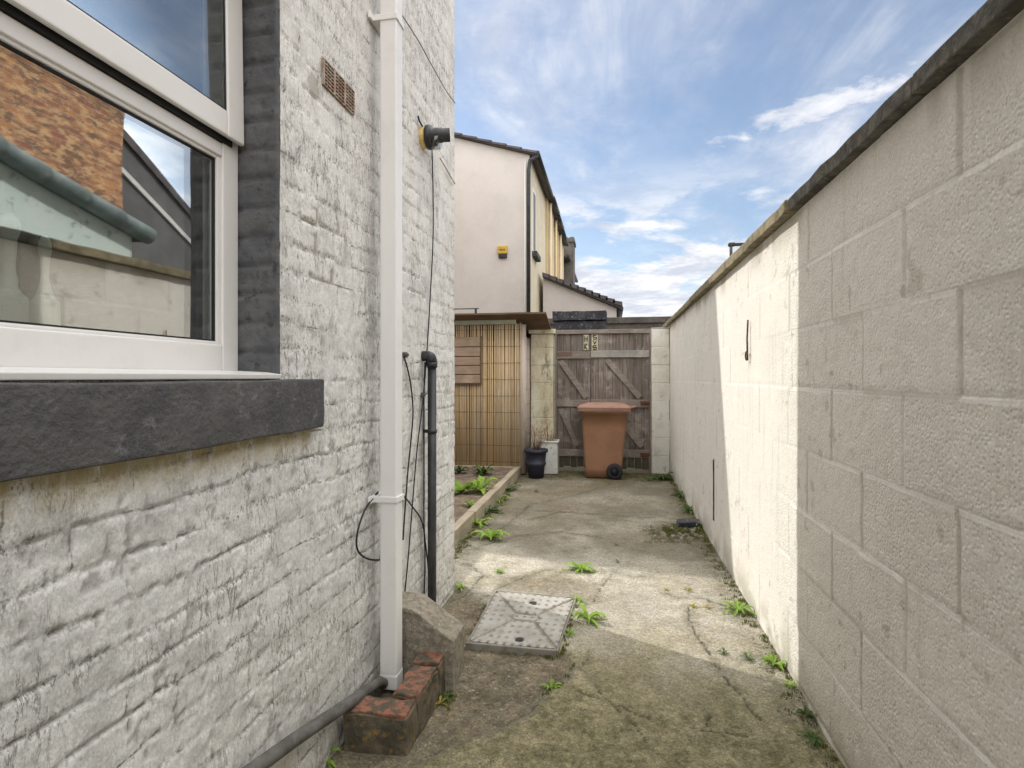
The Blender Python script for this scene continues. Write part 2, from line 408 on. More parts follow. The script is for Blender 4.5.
c = t.mix(t.ramp(t.noise(.55, 6, .6), .38, .62), (.55, .505, .475), (.50, .46, .435))
c = t.mix(t.ramp(t.noise(1.6, 6, .65, off=(2, 2, 2)), .45, .7, 0, .6), c, (.47, .43, .38))
c = t.mix(t.ramp(t.noise(9, 6, .7), .45, .75, 0, .25), c, (.66, .62, .60))
M['render_pink'] = t.done(c, t.bump(t.noise(20, 6, .7), .35, .01), .95)
M['render_cream'] = simple('cream_render', (.54, .47, .34), (.49, .42, .30), 1.2, .95, .3, .01, 20, c3=(.44, .37, .26))
M['render_tan'] = simple('tan_render', (.54, .42, .24), (.48, .37, .21), 1.2, .95, .3, .01, 20)
M['render_grey'] = simple('grey_render', (.12, .12, .12), (.15, .15, .15), 1.5, .95, .3, .01, 20)
M['render_green'] = simple('pale_green_render', (.60, .70, .66), (.64, .72, .69), 5, .9, .5, .006, 30, c3=(.30, .36, .33))
M['teal_tile'] = simple('grey_green_verge_tile', (.20, .25, .25), (.15, .19, .19), 6, .6, .3, c3=(.27, .31, .30))
M['slate'] = simple('slate_roof', (.075, .068, .07), (.11, .10, .10), 5, .7, .5, .01, 25, c3=(.14, .10, .09))
M['dark_brick'] = simple('dark_sooty_brick', (.085, .078, .072), (.13, .115, .10), 5, .95, .8, .01, 30, c3=(.055, .05, .048))
M['dark_slab'] = simple('dark_tarred_slab', (.03, .03, .036), (.06, .06, .066), 10, .8, .6, .006, 40, c3=(.22, .22, .22))
t = NT('orange_brickwork')
bk = t.new('ShaderNodeTexBrick'); mp = t.new('ShaderNodeMapping'); mp.inputs['Rotation'].default_value = (0, 0, 0)
sx = t.new('ShaderNodeSeparateXYZ'); cb = t.new('ShaderNodeCombineXYZ'); t.l(t.co, sx.inputs[0]); t.l(t.math('ADD', sx.outputs[0], sx.outputs[1]), cb.inputs[0]); t.l(sx.outputs[2], cb.inputs[1])
t.l(cb.outputs[0], bk.inputs['Vector']); bk.inputs['Scale'].default_value = 1; bk.inputs['Brick Width'].default_value = .225; bk.inputs['Row Height'].default_value = .075
bk.inputs['Mortar Size'].default_value = .006; bk.inputs['Mortar Smooth'].default_value = .3; bk.inputs['Bias'].default_value = 0
bk.inputs['Color1'].default_value = (.50, .24, .10, 1); bk.inputs['Color2'].default_value = (.30, .13, .085, 1); bk.inputs['Mortar'].default_value = (.36, .31, .25, 1)
c = t.mix(t.ramp(t.noise(3.5, 6, .75, (1, 1, 2.2)), .47, .58, 0, .8), bk.outputs['Color'], (.14, .10, .075))
c = t.mix(t.ramp(t.noise(5, 5, .7, (1, 1, 2.5), off=(5, 2, 7)), .48, .60, 0, .75), c, (.70, .46, .24))
M['orange_brick'] = t.done(c, t.bump(bk.outputs['Fac'], -.5, .006), .9)
M['rust_brick'] = simple('worn_red_brick', (.25, .11, .07), (.085, .07, .05), 26, .95, 1., .008, 60, c3=(.12, .10, .07), lo=.42, hi=.56)
M['mossy_brick'] = simple('mossy_dark_brick', (.065, .058, .042), (.14, .115, .08), 12, .95, .9, .008, 50, c3=(.23, .15, .03))
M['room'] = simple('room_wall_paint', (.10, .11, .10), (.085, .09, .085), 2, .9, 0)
M['vase'] = simple('grey_green_glaze', (.50, .55, .50), (.44, .48, .44), 8, .3, 0, spec=.5)
M['alarm'] = simple('yellow_alarm_box', (.50, .34, .05), (.45, .29, .04), 8, .5, 0)
M['pane_dark'] = simple('dark_pane', (.16, .15, .135), bump=0, rough=.5, spec=.2)
M['cream_paint'] = simple('cream_paint', (.60, .55, .40), (.45, .40, .28), 30, .6, .2)
def m_leaf(name, a, b, tr=.25):
    t = NT(name); oi = t.new('ShaderNodeObjectInfo')
    c = t.mix(t.ramp(t.noise(30, 3), .35, .65), a, b)
    c = t.mix(t.math('MULTIPLY', oi.outputs['Random'], .35), c, tuple(x * .6 for x in a))
    t.b.inputs['Roughness'].default_value = .5
    tl = t.new('ShaderNodeBsdfTranslucent'); mx = t.new('ShaderNodeMixShader'); mx.inputs[0].default_value = tr
    t.l(c, t.b.inputs['Base Color']); t.l(c, tl.inputs[0]); t.l(t.b.outputs[0], mx.inputs[1]); t.l(tl.outputs[0], mx.inputs[2])
    t.l(mx.outputs[0], t.n['Material Output'].inputs[0]); return t.m
M['leaf'] = m_leaf('weed_leaf', (.20, .36, .04), (.36, .50, .08), .4)
M['leaf_dark'] = m_leaf('dark_weed_leaf', (.055, .105, .025), (.10, .16, .04), .25)
M['leaf_yellow'] = m_leaf('yellowing_leaf', (.42, .40, .06), (.30, .22, .05), .3)
M['moss'] = simple('moss', (.13, .15, .035), (.19, .19, .05), 40, 1., 1., .01, 90, c3=(.20, .15, .06))
M['pebble'] = simple('pebble', (.26, .235, .19), (.16, .14, .11), 60, .9, .3)
t = NT('galvanised_cover')
c = t.mix(t.ramp(t.noise(7, 7, .7), .4, .65), (.36, .35, .32), (.27, .255, .225))
c = t.mix(t.ramp(t.noise(26, 6, .75), .5, .68, 0, .7), c, (.24, .20, .13))
M['metal_dark'] = simple('dark_cover_relief', (.25, .235, .205), (.18, .165, .135), 20, .7, .4)
M['metal_cover'] = t.done(c, t.bump(t.noise(60, 6, .7), .4, .003), .6)
# ================================================================== SETTING: ground
def W(pts): return [g(*p) for p in pts]
ground = MB(); ground.box(-400, 400, -300, 600, -.5, -.03)
tag(ground.build('ground', simple('earth', (.13, .115, .09), (.09, .08, .065), 3, 1.)), kind='structure')
cracks = [
    W([(480, 600), (520, 576), (545, 570), (560, 573), (600, 571), (640, 577), (655, 572)]),
    W([(592, 601), (600, 590), (610, 575), (590, 571)]),
    W([(588, 652), (585, 668), (600, 690), (622, 713), (640, 735), (655, 768)]),
    W([(560, 682), (600, 700), (640, 716), (672, 724), (700, 730), (712, 716)]),
    W([(700, 730), (745, 735), (770, 742), (800, 741)]),
    W([(690, 608), (694, 628), (706, 645), (716, 662), (732, 685), (742, 694), (760, 720)]),
    W([(730, 570), (745, 586), (757, 606), (768, 628), (781, 652)]),
    W([(664, 592), (676, 598), (705, 600), (730, 608)]),
    W([(500, 531), (530, 505), (570, 497), (612, 484)]),
    W([(485, 545), (520, 536), (560, 532), (596, 537)]),
    W([(448, 560), (470, 566), (484, 576), (470, 590), (452, 600)]),
    W([(566, 654), (577, 665), (562, 683), (545, 695), (528, 712), (512, 716), (498, 730), (478, 737), (456, 745), (420, 752)]),
    W([(530, 520), (560, 512), (590, 514)]),
]
expj = [[(-.9, 4.93), (.70, 4.78)]]
patch = W([(420, 592), (458, 588), (488, 605), (478, 640), (560, 652), (577, 664), (562, 683), (545, 695), (525, 714), (498, 730), (470, 738), (440, 752), (405, 768), (330, 800), (250, 900), (250, 768), (340, 700), (400, 640)])
patch2 = W([(497, 578), (520, 572), (560, 576), (600, 582), (596, 600), (582, 612), (578, 600), (500, 590)])
HOLE = (-.83, -.66, 1.86, 2.06)
CRK = {}
def gfields(X, Y):
    k = X.shape
    if k in CRK and X.size > 9: return CRK[k]
    wx = X + (fbm(X * 7, Y * 7, 3) - .5) * .05 + (fbm(X * 40, Y * 40, 31) - .5) * .02; wy = Y + (fbm(X * 7, Y * 7, 9) - .5) * .05 + (fbm(X * 40, Y * 40, 37) - .5) * .02
    d = np.full(X.shape, 9.)
    for c in cracks: d = np.minimum(d, dist_poly(wx, wy, c))
    brk = sstep(.3, .5, fbm(X * 5, Y * 5, 77))
    w = .0012 + .0035 * fbm(X * 9, Y * 9, 5)
    crack = (1 - sstep(w * .5, w * 1.6, d)) * (.35 + .6 * brk)
    de = dist_poly(wx * .3 + X * .7, wy * .3 + Y * .7, expj[0]); crack = np.maximum(crack, (1 - sstep(.004, .010, de)) * .55)
    dirt = 1 - sstep(-.03, .03, sdpoly(wx, wy, patch))
    dirt = np.maximum(dirt, (1 - sstep(-.06, .03, sdpoly(wx, wy, patch2))) * .55)
    dw = np.minimum(XR - X, np.where(Y < YC + .05, X - XL, 9)); dw = np.minimum(dw, np.where(Y > YC + .4, X + 1.07, 9))
    fn = fbm(X * 5, Y * 5, 21)
    moss = (1 - sstep(.02, .16 + .25 * fn, dw)) * .9
    moss = np.maximum(moss, sstep(6.0, 6.7, Y) * .85)
    moss = np.maximum(moss, (1 - sstep(1.9, 2.6, Y + X * .25 + (fn - .5) * .6)) * .9 * (1 - dirt * .5))  # moss thickened over the near ground, deepening the house shadow by colour
    moss = np.maximum(moss, (1 - sstep(.01, .06, d)) * .65)
    pm = sdpoly(wx, wy, W([(655, 528), (690, 522), (706, 530), (700, 542), (665, 542)])); moss = np.maximum(moss, (1 - sstep(-.05, .05, pm)) * 1.)
    st = sstep(.60, .70, fbm(X * 2.6, Y * 2.6, 51)) * sstep(4.0, 4.6, Y) * .6 + sstep(.30, .62, fbm(X * 1.6, Y * 1.1, 57)) * sstep(3.7, 4.5, Y + (fn - .5)) * .42 + sstep(.60, .72, fbm(X * 5, Y * 8, 52)) * .25
    pr = sdpoly(wx, wy, W([(515, 578), (560, 572), (590, 580), (560, 590), (520, 588)])); st = np.maximum(st, (1 - sstep(-.06, .02, pr)) * .6)
    algae_shade = np.clip((1 - sstep(2.05, 2.78, Y + X * .25 + (fn - .5) * .6)) * (1 - dirt) * .95 + sstep(.5, .7, fbm(X * 3, Y * 3, 58)) * .3, 0, 1)  # algae tint from the shadow edge nearer, with house shade painted into it
    grime_shade = np.clip(sstep(3.45, 3.95, Y + (fbm(X * 4, Y * 4, 59) - .5) * .7) * (.45 + .55 * sstep(.3, .6, fbm(X * 3, Y * 2.2, 56))) + sstep(6.2, 6.8, Y) * .3, 0, 1)  # grime past the sunlit band, with the far shade painted into it
    CRK[k] = (crack, dirt, moss, st, algae_shade, grime_shade); return CRK[k]
def gpos_raw(X, Y): return gpos(X, Y)[2][0, 0]
def gpos(X, Y):
    crack, dirt, moss, st = gfields(X, Y)[:4]
    z = (fbm(X * 2.2, Y * 2.2, 11) - .5) * .014 + (fbm(X * 26, Y * 26, 12) - .5) * .005 - crack * .010
    z = z - dirt * (.010 + .018 * (1 - fbm(X * 11, Y * 11, 15))) + moss * .004 * fbm(X * 60, Y * 60, 19)
    inner = sstep(0, .12, np.minimum(Y - .3, 12 - Y)); z = z * inner
    # seat of the access cover
    return X, Y, z
gx = axis_pts((-1.10, -.9, .02), (-.9, .70, .0085)); gy = axis_pts((-3, .9, .3), (.9, 1.3, .03), (1.3, 3.2, .0085), (3.2, 4.6, .012), (4.6, 6.0, .02), (6, 7.4, .025), (7.4, 8.9, .3))
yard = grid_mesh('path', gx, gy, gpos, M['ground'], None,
    {'crack': lambda X, Y: gfields(X, Y)[0], 'dirt': lambda X, Y: gfields(X, Y)[1], 'moss': lambda X, Y: gfields(X, Y)[2], 'stainb': lambda X, Y: gfields(X, Y)[3], 'algae_shade': lambda X, Y: gfields(X, Y)[4], 'grime_shade': lambda X, Y: gfields(X, Y)[5]},
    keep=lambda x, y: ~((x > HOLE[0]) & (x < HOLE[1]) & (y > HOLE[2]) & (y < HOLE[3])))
tag(yard, kind='structure')
# planting bed soil beside the path
bed = grid_mesh('bed_ground', axis_pts((-2.9, -1.13, .03)), axis_pts((YC + .03, 6.75, .03)),
    lambda X, Y: (X, Y, .075 + (fbm(X * 6, Y * 6, 71) - .5) * .05 + (fbm(X * 30, Y * 30, 72) - .5) * .02), M['soil'])
tag(bed, kind='structure')

# ================================================================== HOUSE on the left (painted brick)
house = empty('brick_house', (XL, YC, 0), 'white painted brick house wall with dark grey sill and window on the left', 'house')
CB, BL = .078, .228
OY0, OY1, OZ0, OZ1 = .15, 1.374, 1.174, 2.36
SEAMS = {}
VENT = (atX(322, 58, XL)[0], atX(353, 105, XL)[0], atX(322, 84, XL)[1], atX(322, 58, XL)[1])
chips = [(1.43, 1.60, .10, .05), (1.52, 1.57, .12, .045), (1.44, 1.51, .11, .045), (1.56, 1.40, .12, .05)]
CH = [atX(*p, XL) + s for p, s in [((309, 213), (.05, .026)), ((330, 222), (.065, .030)), ((306, 240), (.060, .028)), ((322, 272), (.07, .030))]]
spot = atX(314, 87, XL)
def bfields(Y, Z):
    k = Y.shape
    if k in SEAMS: return SEAMS[k]
    wy = Y + (fbm(Y * 9, Z * 9, 1) - .5) * .03; wz = Z + (fbm(Y * 3, Z * 4, 2) - .5) * .045 + (fbm(Y * 28, Z * 28, 3) - .5) * .012
    row = np.floor(wz / CB); fz = wz / CB - row
    o = np.where(row % 2 == 0, 0, .5) + _h(row, row * 0, 4) * .12
    by = wy / BL + o; colm = np.floor(by); fy = by - colm
    half = _h(colm, row, 8)
    dz = np.minimum(fz, 1 - fz) * CB; dy = np.minimum(fy, 1 - fy) * BL
    dy = np.where(half > .62, np.minimum(dy, np.abs(fy - .5) * BL), dy)
    de = -np.log(np.exp(-dz / .005) + np.exp(-dy / .005) + 1e-9) * .005
    jd = 1 - sstep(.000, .012, de)
    vis = .25 + .75 * sstep(.35, .6, fbm(Y * 3, Z * 3, 91))      # paint fills many joints
    vis = vis * (.35 + .65 * (1 - sstep(2.0, 2.8, Z)))
    joint = jd * vis
    hk = .30 + .70 * (1 - sstep(1.1, 1.9, Z)); lump = (fbm(Y * 9, Z * 11, 5) - .5) * hk; fine = fbm(Y * 45, Z * 60, 6) - .5
    face = (_h(colm, row, 7) - .5) * .005
    pitn = fbm(Y * 48, Z * 22, 44, 5); reg = sstep(.42, .62, fbm(Y * 4, Z * 5, 45)) * (.35 + .65 * (1 - sstep(1.0, 1.7, Z)))
    pit = sstep(.67, .73, pitn) * reg
    pit = np.maximum(pit, sstep(.62, .68, fbm(Y * 90, Z * 40, 46, 3)) * (1 - sstep(.003, .010, de)) * (.25 + .75 * reg))
    # long open cracks following some bed joints
    ln = (1 - sstep(.0008, .0035, np.minimum(fz, 1 - fz) * CB)) * sstep(.50, .62, fbm(Y * 2.5, row * .77, 47))
    lv = (1 - sstep(.0008, .003, np.minimum(fy, 1 - fy) * BL)) * sstep(.60, .66, fbm(colm * 1.7, row * 1.3, 48))
    ln = np.maximum(ln, lv)
    chip = np.zeros(Y.shape)
    for (cy, cz, hy, hz) in CH:
        q = np.maximum(np.abs(Y - cy) / hy, np.abs(Z - cz) / hz); n2 = fbm(Y * 45, Z * 45, 60)
        chip = np.maximum(chip, (1 - sstep(.06, .2, np.abs(q - .93))) * sstep(.42, .55, n2 + .20 * ((Y - cy) / hy - (Z - cz) / hz)))
    q = np.hypot((Y - spot[0]) / .030, (Z - spot[1]) / .042) + (fbm(Y * 40, Z * 40, 61) - .5) * .7
    sc = 1 - sstep(.85, 1.05, q); chip = np.maximum(chip, sc * .8)
    vent = (Y > VENT[0] + .003) & (Y < VENT[1] - .003) & (Z > VENT[2] + .003) & (Z < VENT[3] - .003)
    disp = vent * -.02 - joint * .0013 + lump * .008 + (fbm(Y * 30, Z * 34, 62) - .5) * .0035 * hk + fine * .004 * hk + face * .45 - pit * .004 - ln * .006 - chip * .003
    SEAMS[k] = (disp, np.clip(joint, 0, 1), np.clip(pit * .75, 0, 1), chip, dz, dy); return SEAMS[k]
def bpos(Y, Z):
    d = bfields(Y, Z)[0]
    e = np.minimum(np.abs(Y - YC), 1) ; yo = np.where(Y > YC - .001, -.008 * fbm(Z * 20, Z * 3, 66) , 0)
    foot = (1 - sstep(0.0, .16, Z)) * .012
    return XL + d + foot - .004 * (Y > YC - .001), Y + yo, Z
A = axis_pts((-1.0, .1, .1), (.1, OY0, .02), (OY0, OY1, .0055), (OY1, 2.3, .0065), (2.3, YC, .009)); B = axis_pts((-.06, 1.03, .0062), (1.03, OZ0, .0062), (OZ0, OZ1, .008), (OZ1, 3.4, .012))
HX0, HY0, HZ = -5.4, -7., 5.4
ev = [(XL, -7, -.1), (XL, -1, -.1), (XL, -1, 3.4), (XL, -7, 3.4), (XL, -7, HZ), (XL, YC - .008, HZ), (XL, YC - .008, 3.4), (XL, -1, HZ),
      (HX0, -7, -.1), (HX0, -7, HZ), (HX0, YC - .008, -.1), (HX0, YC - .008, HZ), (XL - .006, YC - .008, -.1), (XL - .006, YC - .008, 3.4)]
ef = [(0, 1, 2, 3), (3, 2, 7, 4), (2, 6, 5, 7), (8, 0, 4, 9), (8, 9, 11, 10), (12, 10, 11, 5)]
wall = grid_mesh('wall', A, B, bpos, M['brick'], house, {'joint': lambda a, b: bfields(a, b)[1], 'pit': lambda a, b: bfields(a, b)[2], 'chip': lambda a, b: bfields(a, b)[3], 'bed': lambda a, b: bfields(a, b)[4], 'perp': lambda a, b: bfields(a, b)[5],
    'low': lambda a, b: (1 - sstep(.0, .30, b)) * .8, 'under': lambda a, b: (1 - sstep(.0, .09, 1.03 - b)) * (b < 1.031) * (1 - sstep(1.50, 1.56, a))},
    keep=lambda a, b: ~((a > OY0) & (a < OY1) & (b > OZ0) & (b < OZ1)), extra=(ev, ef))
# reveal: dark painted brick return, rounded arris
def rpos(S, Z):           # S = depth into the wall 0..0.16
    row = np.floor(Z / CB); fz = Z / CB - row
    j = (1 - sstep(0, .010, np.minimum(fz, 1 - fz) * CB + (fbm(S * 30, Z * 30, 83) - .5) * .008))
    d = -j * .016 * sstep(.012, .03, S) + (fbm(S * 18, Z * 18, 81) - .5) * .012 + (fbm(S * 60, Z * 60, 82) - .5) * .004
    return XL + .002 - S + (fbm(Z * 9, Z * 9, 84) - .5) * .004 * (S < .004), OY1 - .003 - np.maximum(d + .004, -.004) * (S > .004) , Z
rv = grid_mesh('window_reveal', axis_pts((0, .17, .006)), axis_pts((OZ0 - .004, OZ1, .008)), rpos, M['reveal'], house, flip=True)
rv['label'] = 'dark grey painted brick reveal beside the white window'
m = MB(); m.box(XL - .17, XL - .002, OY0 - .03, OY0, OZ0, OZ1); m.box(XL - .17, XL - .002, OY0, OY1, OZ1, OZ1 + .03); m.build('window_reveal', M['reveal'], house)
# stone sill
m = MB(); y1 = atX(324, 400, XL + .03)[0]; m.box(XL - .12, XL + .032, -.1, y1, 1.030, 1.172)
s_ = m.build('window_sill', M['sill'], house, .007, 3); rough_edges(s_, .005, 9, 3, 11); s_['label'] = 'dark grey painted stone sill under the window'
# window frame
win = MB(); XF = -.998
def vframe(mb, y0, y1, z0, z1, w, xb, xf, mi=0):
    mb.box(xb, xf, y0, y0 + w, z0, z1, mi); mb.box(xb, xf, y1 - w, y1, z0, z1, mi)
    mb.box(xb, xf, y0 + w, y1 - w, z0, z0 + w, mi); mb.box(xb, xf, y0 + w, y1 - w, z1 - w, z1, mi)
WY0, WY1, WZ0, WZ1 = .16, 1.366, 1.195, 2.35
GZ0, GZ1 = 1.272, 1.745
win.box(-1.06, XF, WY0, WY0 + .06, WZ0, WZ1); win.box(-1.06, XF, WY1 - .062, WY1, WZ0, WZ1)
win.box(-1.06, XF - .001, WY0 + .06, WY1 - .062, WZ0, GZ0 - .008); win.box(-1.06, XF - .001, WY0 + .06, WY1 - .062, WZ1 - .06, WZ1)
win.box(-1.06, XF - .001, WY0 + .06, WY1 - .062, GZ1 + .008, 1.789)
gap_strip = MB(); gap_strip.box(-1.04, XF + .004, WY0 + .06, WY1 - .03, 1.790, 1.806)  # black strip standing in for the shaded gap under the sash
frame = win.build('window_frame', M['upvc'], house, .005, 3)
gap_strip.build('gap_shade', M['seal'], frame)
m = MB()    # bevelled beads round the lower pane
for (a, b, c, d) in [(WY0 + .058, WY0 + .074, GZ0 - .01, GZ1 + .01), (WY1 - .076, WY1 - .060, GZ0 - .01, GZ1 + .01)]: m.box(-1.03, XF - .006, a, b, c, d)
m.box(-1.03, XF - .0065, WY0 + .074, WY1 - .076, GZ0 - .012, GZ0); m.box(-1.03, XF - .0065, WY0 + .074, WY1 - .076, GZ1, GZ1 + .012)
m.build('glazing_bead', M['upvc'], frame, .004, 2)
m = MB(); vframe(m, WY0 + .074, WY1 - .076, GZ0, GZ1, .004, -1.018, -1.010); m.build('seal', M['seal'], frame)
m = MB(); m.box(-1.024, -1.014, WY0 + .07, WY1 - .07, GZ0 - .004, GZ1 + .004); m.build('window_pane', M['glass'], frame)
# white plastic cill
m = MB(); m.prism([(-1.07, 1.175), (XL + .012, 1.175), (XL + .014, 1.187), (XL - .03, 1.193), (-1.0, 1.197), (-1.07, 1.197)], 'y', WY0 - .005, OY1 - .012)
m.build('window_cill', M['upvc'], frame, .002, 2)
# top hung casement, slightly open
hinge = Vector((XF, 0, WZ1 - .03)); ang = R(.9)
Mh = Matrix.Translation(hinge) @ Matrix.Rotation(-ang, 4, 'Y') @ Matrix.Translation(-hinge)
sz0, sz1, sy0, sy1, sw = 1.800, WZ1 - .02, WY0 + .03, WY1 - .006, .066
m = MB()
for bx in [(sy0, sy0 + sw, sz0, sz1), (sy1 - sw, sy1, sz0, sz1), (sy0 + sw, sy1 - sw, sz0, sz0 + sw), (sy0 + sw, sy1 - sw, sz1 - sw, sz1)]:
    m.box(XF + .0015, XF + .016, bx[0], bx[1], bx[2], bx[3], 0, Mh)
sash = m.build('casement', M['upvc'], house, .007, 3); sash['label'] = 'top hung white casement, slightly open'
m = MB(); m.box(XF + .004, XF + .008, sy0 + sw - .01, sy1 - sw + .01, sz0 + sw - .01, sz1 - sw + .01, 0, Mh); m.build('window_pane', M['glass'], sash)
m = MB()
for bx in [(sy0 + sw, sy0 + sw + .004, sz0 + sw, sz1 - sw), (sy1 - sw - .004, sy1 - sw, sz0 + sw, sz1 - sw), (sy0 + sw + .004, sy1 - sw - .004, sz0 + sw, sz0 + sw + .004)]:
    m.box(XF + .0085, XF + .011, bx[0], bx[1], bx[2], bx[3], 0, Mh)
m.build('seal', M['seal'], sash)
# dark room behind the window
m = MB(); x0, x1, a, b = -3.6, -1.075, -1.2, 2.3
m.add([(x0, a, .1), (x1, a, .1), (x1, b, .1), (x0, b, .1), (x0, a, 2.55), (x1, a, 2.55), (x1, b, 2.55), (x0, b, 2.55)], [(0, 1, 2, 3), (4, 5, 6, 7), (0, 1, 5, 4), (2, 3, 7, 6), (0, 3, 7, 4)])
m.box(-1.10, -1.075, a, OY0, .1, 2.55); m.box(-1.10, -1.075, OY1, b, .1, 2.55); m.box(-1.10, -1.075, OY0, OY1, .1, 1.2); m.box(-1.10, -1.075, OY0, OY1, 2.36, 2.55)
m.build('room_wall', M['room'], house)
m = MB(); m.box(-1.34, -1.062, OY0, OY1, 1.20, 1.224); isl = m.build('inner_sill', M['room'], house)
# vases standing inside the window
def vase(px, hgt, rb, rn, lab):
    y, z = atX(px, 300, -1.115); c = (-1.115, y, 1.2245)
    o = MB(); o.lathe([(0, 0), (rb, 0), (rb * 1.02, .01), (rb, .10), (rb * .96, .106), (rb * .70, .114), (rb * .48, .126), (rn * 1.35, .14), (rn * 1.05, .152), (rn, .168), (rn * 1.25, hgt - .045), (rn * 1.7, hgt - .03), (rn * 1.65, hgt - .015), (rn * 1.3, hgt - .008), (rn * .6, hgt), (0, hgt)], c, 24)
    o = o.build('vase', M['vase']); tag(o, lab, 'vase', 'vases inside the window')
vase(8, .262, .030, .011, 'taller grey green vase with a slim neck, nearer the left edge behind the window glass')
vase(45, .238, .024, .0065, 'smaller grey green vase with thin neck inside the window, right of the taller vase')
# roof, eaves
m = MB(); xm = (XL + HX0) / 2
m.prism([(XL + .18, HZ - .05), (xm, HZ + 1.6), (HX0 - .18, HZ - .05), (HX0 - .18, HZ + .05), (xm, HZ + 1.72), (XL + .18, HZ + .05)], 'y', HY0 - .1, YC + .04)
m.build('roof', M['slate'], house)
m = MB(); m.prism([(XL - .01, HZ - .02), (xm, HZ + 1.55), (HX0 + .01, HZ - .02)], 'y', HY0, YC - .01); m.build('gable', M['brick'], house)
m = MB(); m.tube([(XL + .2, HY0, HZ - .04), (XL + .2, YC, HZ - .04)], .055, 12); m.build('gutter', M['upvc'], house)
# air brick
m = MB(); ya, za = atX(322, 58, XL); yb, zb = atX(353, 105, XL); za2 = atX(322, 84, XL)[1]
z0, z1 = za2, za; n = 3; w = (yb - ya) / n
for i in range(n):
    c0 = ya + i * w; c1 = c0 + w
    m.box(XL - .02, XL + .007, c0, c0 + .006, z0, z1); m.box(XL - .02, XL + .007, c1 - .006, c1, z0, z1)
    for k in range(8):
        zz = z0 + (z1 - z0) * k / 7; m.box(XL - .02, XL + .0065, c0 + .005, c1 - .005, zz - .0016, zz + .0016)
    for k in range(1, 3): yy = c0 + (c1 - c0) * k / 3; m.box(XL - .02, XL + .0055, yy - .001, yy + .001, z0, z1)
ab = m.build('air_brick', M['terracotta'], house)
m = MB(); m.box(XL - .02, XL - .004, ya, yb, z0, z1); m.build('vent_back', M['seal'], ab)

# ================================================================== downpipes, cables, lamp
PX0, PX1, PY0, PY1 = -.842, -.778, 1.945, 2.008
dp = empty('downpipe', ((PX0 + PX1) / 2, PY0 + .03, .03), 'square white plastic downpipe running up the painted brick wall', 'downpipe')
m = MB(); m.box(PX0, PX1, PY0, PY1, .07, 3.9); m.build('pipe', M['pipe_white'], dp, .006, 3)
m = MB(); m.box(PX0 - .002, PX1 + .002, PY0 - .002, PY1 + .002, .03, .085); m.build('shoe', M['pipe_white'], dp, .006, 2)
for z in (atX(400, 22, PX1)[1], atX(400, 498, PX1)[1]):
    m = MB(); m.box(PX0 - .034, PX1 + .005, PY0 - .005, PY1 + .005, z - .011, z + .011); m.box(PX0 - .034, PX0 - .024, PY0 - .03, PY1 + .03, z - .013, z + .013)
    m.build('bracket', M['pipe_white'], dp, .002, 2)
Xb = XL + .045
wp = empty('waste_pipe', (Xb, 2.55, .05), 'black round plastic waste pipe with an elbow into the white wall', 'pipe')
yt = atX(432, 360, Xb)[0]; zt = atX(432, 356, Xb)[1]
def arc(p0, p1, p2, n=6):
    return [tuple((1 - t) ** 2 * a + 2 * t * (1 - t) * b + t * t * c for a, b, c in zip(p0, p1, p2)) for t in [i / n for i in range(n + 1)]]
m = MB(); m.tube([(Xb, yt, zt - .03), (Xb, yt, .16)] + arc((Xb, yt, .14), (Xb, yt, .07), (Xb, yt - .07, .045))[1:] + [(Xb + .01, yt - .16, .0)], .0205, 14); m.build('pipe', M['black_plastic'], wp)
m = MB(); m.tube([(XL - .01, yt, zt), (Xb - .02, yt, zt)] + arc((Xb - .02, yt, zt), (Xb, yt, zt), (Xb, yt, zt - .03)), .024, 14)
m.tube([(Xb, yt, zt - .03), (Xb, yt, zt - .055)], .0255, 14); m.build('elbow', M['black_plastic'], wp)
for zz in (atX(436, 430, Xb)[1],):
    m = MB(); m.tube([(Xb, yt, zz - .008), (Xb, yt, zz + .008)], .0245, 14); m.box(XL - .01, Xb, yt - .006, yt + .006, zz - .008, zz + .008); m.build('clip', M['black_plastic'], wp)
# outdoor lamp (black cylinder spotlight on yellowed round base)
ly, lz = atX(422, 138, XL); la = empty('wall_lamp', (XL, ly, lz), 'black cylindrical security light on a yellowed round base, high on the white wall', 'lamp')
m = MB(); m.lathe([(0, 0), (.048, 0), (.050, .012), (.046, .030), (0, .030)], (XL - .005, ly, lz), 28, axis='x'); m.build('base', M['cream_plastic'], la)
m = MB(); m.lathe([(0, .026), (.054, .026), (.056, .034), (.054, .048), (.048, .052), (.040, .054), (.040, .070), (0, .070)], (XL, ly, lz), 28, axis='x'); m.build('body', M['black_plastic'], la)
d = Vector((1, .25, .06)).normalized(); c0 = Vector((XL + .055, ly, lz + .008))
m = MB(); m.tube([c0, c0 + d * .042, c0 + d * .045, c0 + d * .078], [.034, .034, .031, .031], 22, cap=False); m.tube([c0 + d * .060, c0 + d * .062], .030, 20); m.build('lamp_head', M['black_plastic'], la)
m = MB(); m.lathe([(.0, 0), (.036, 0), (.034, .035), (0, .035)], (XL + .05, ly + .004, lz - .022), 18, axis='x'); m.build('sensor_lens', M['clear'], la)
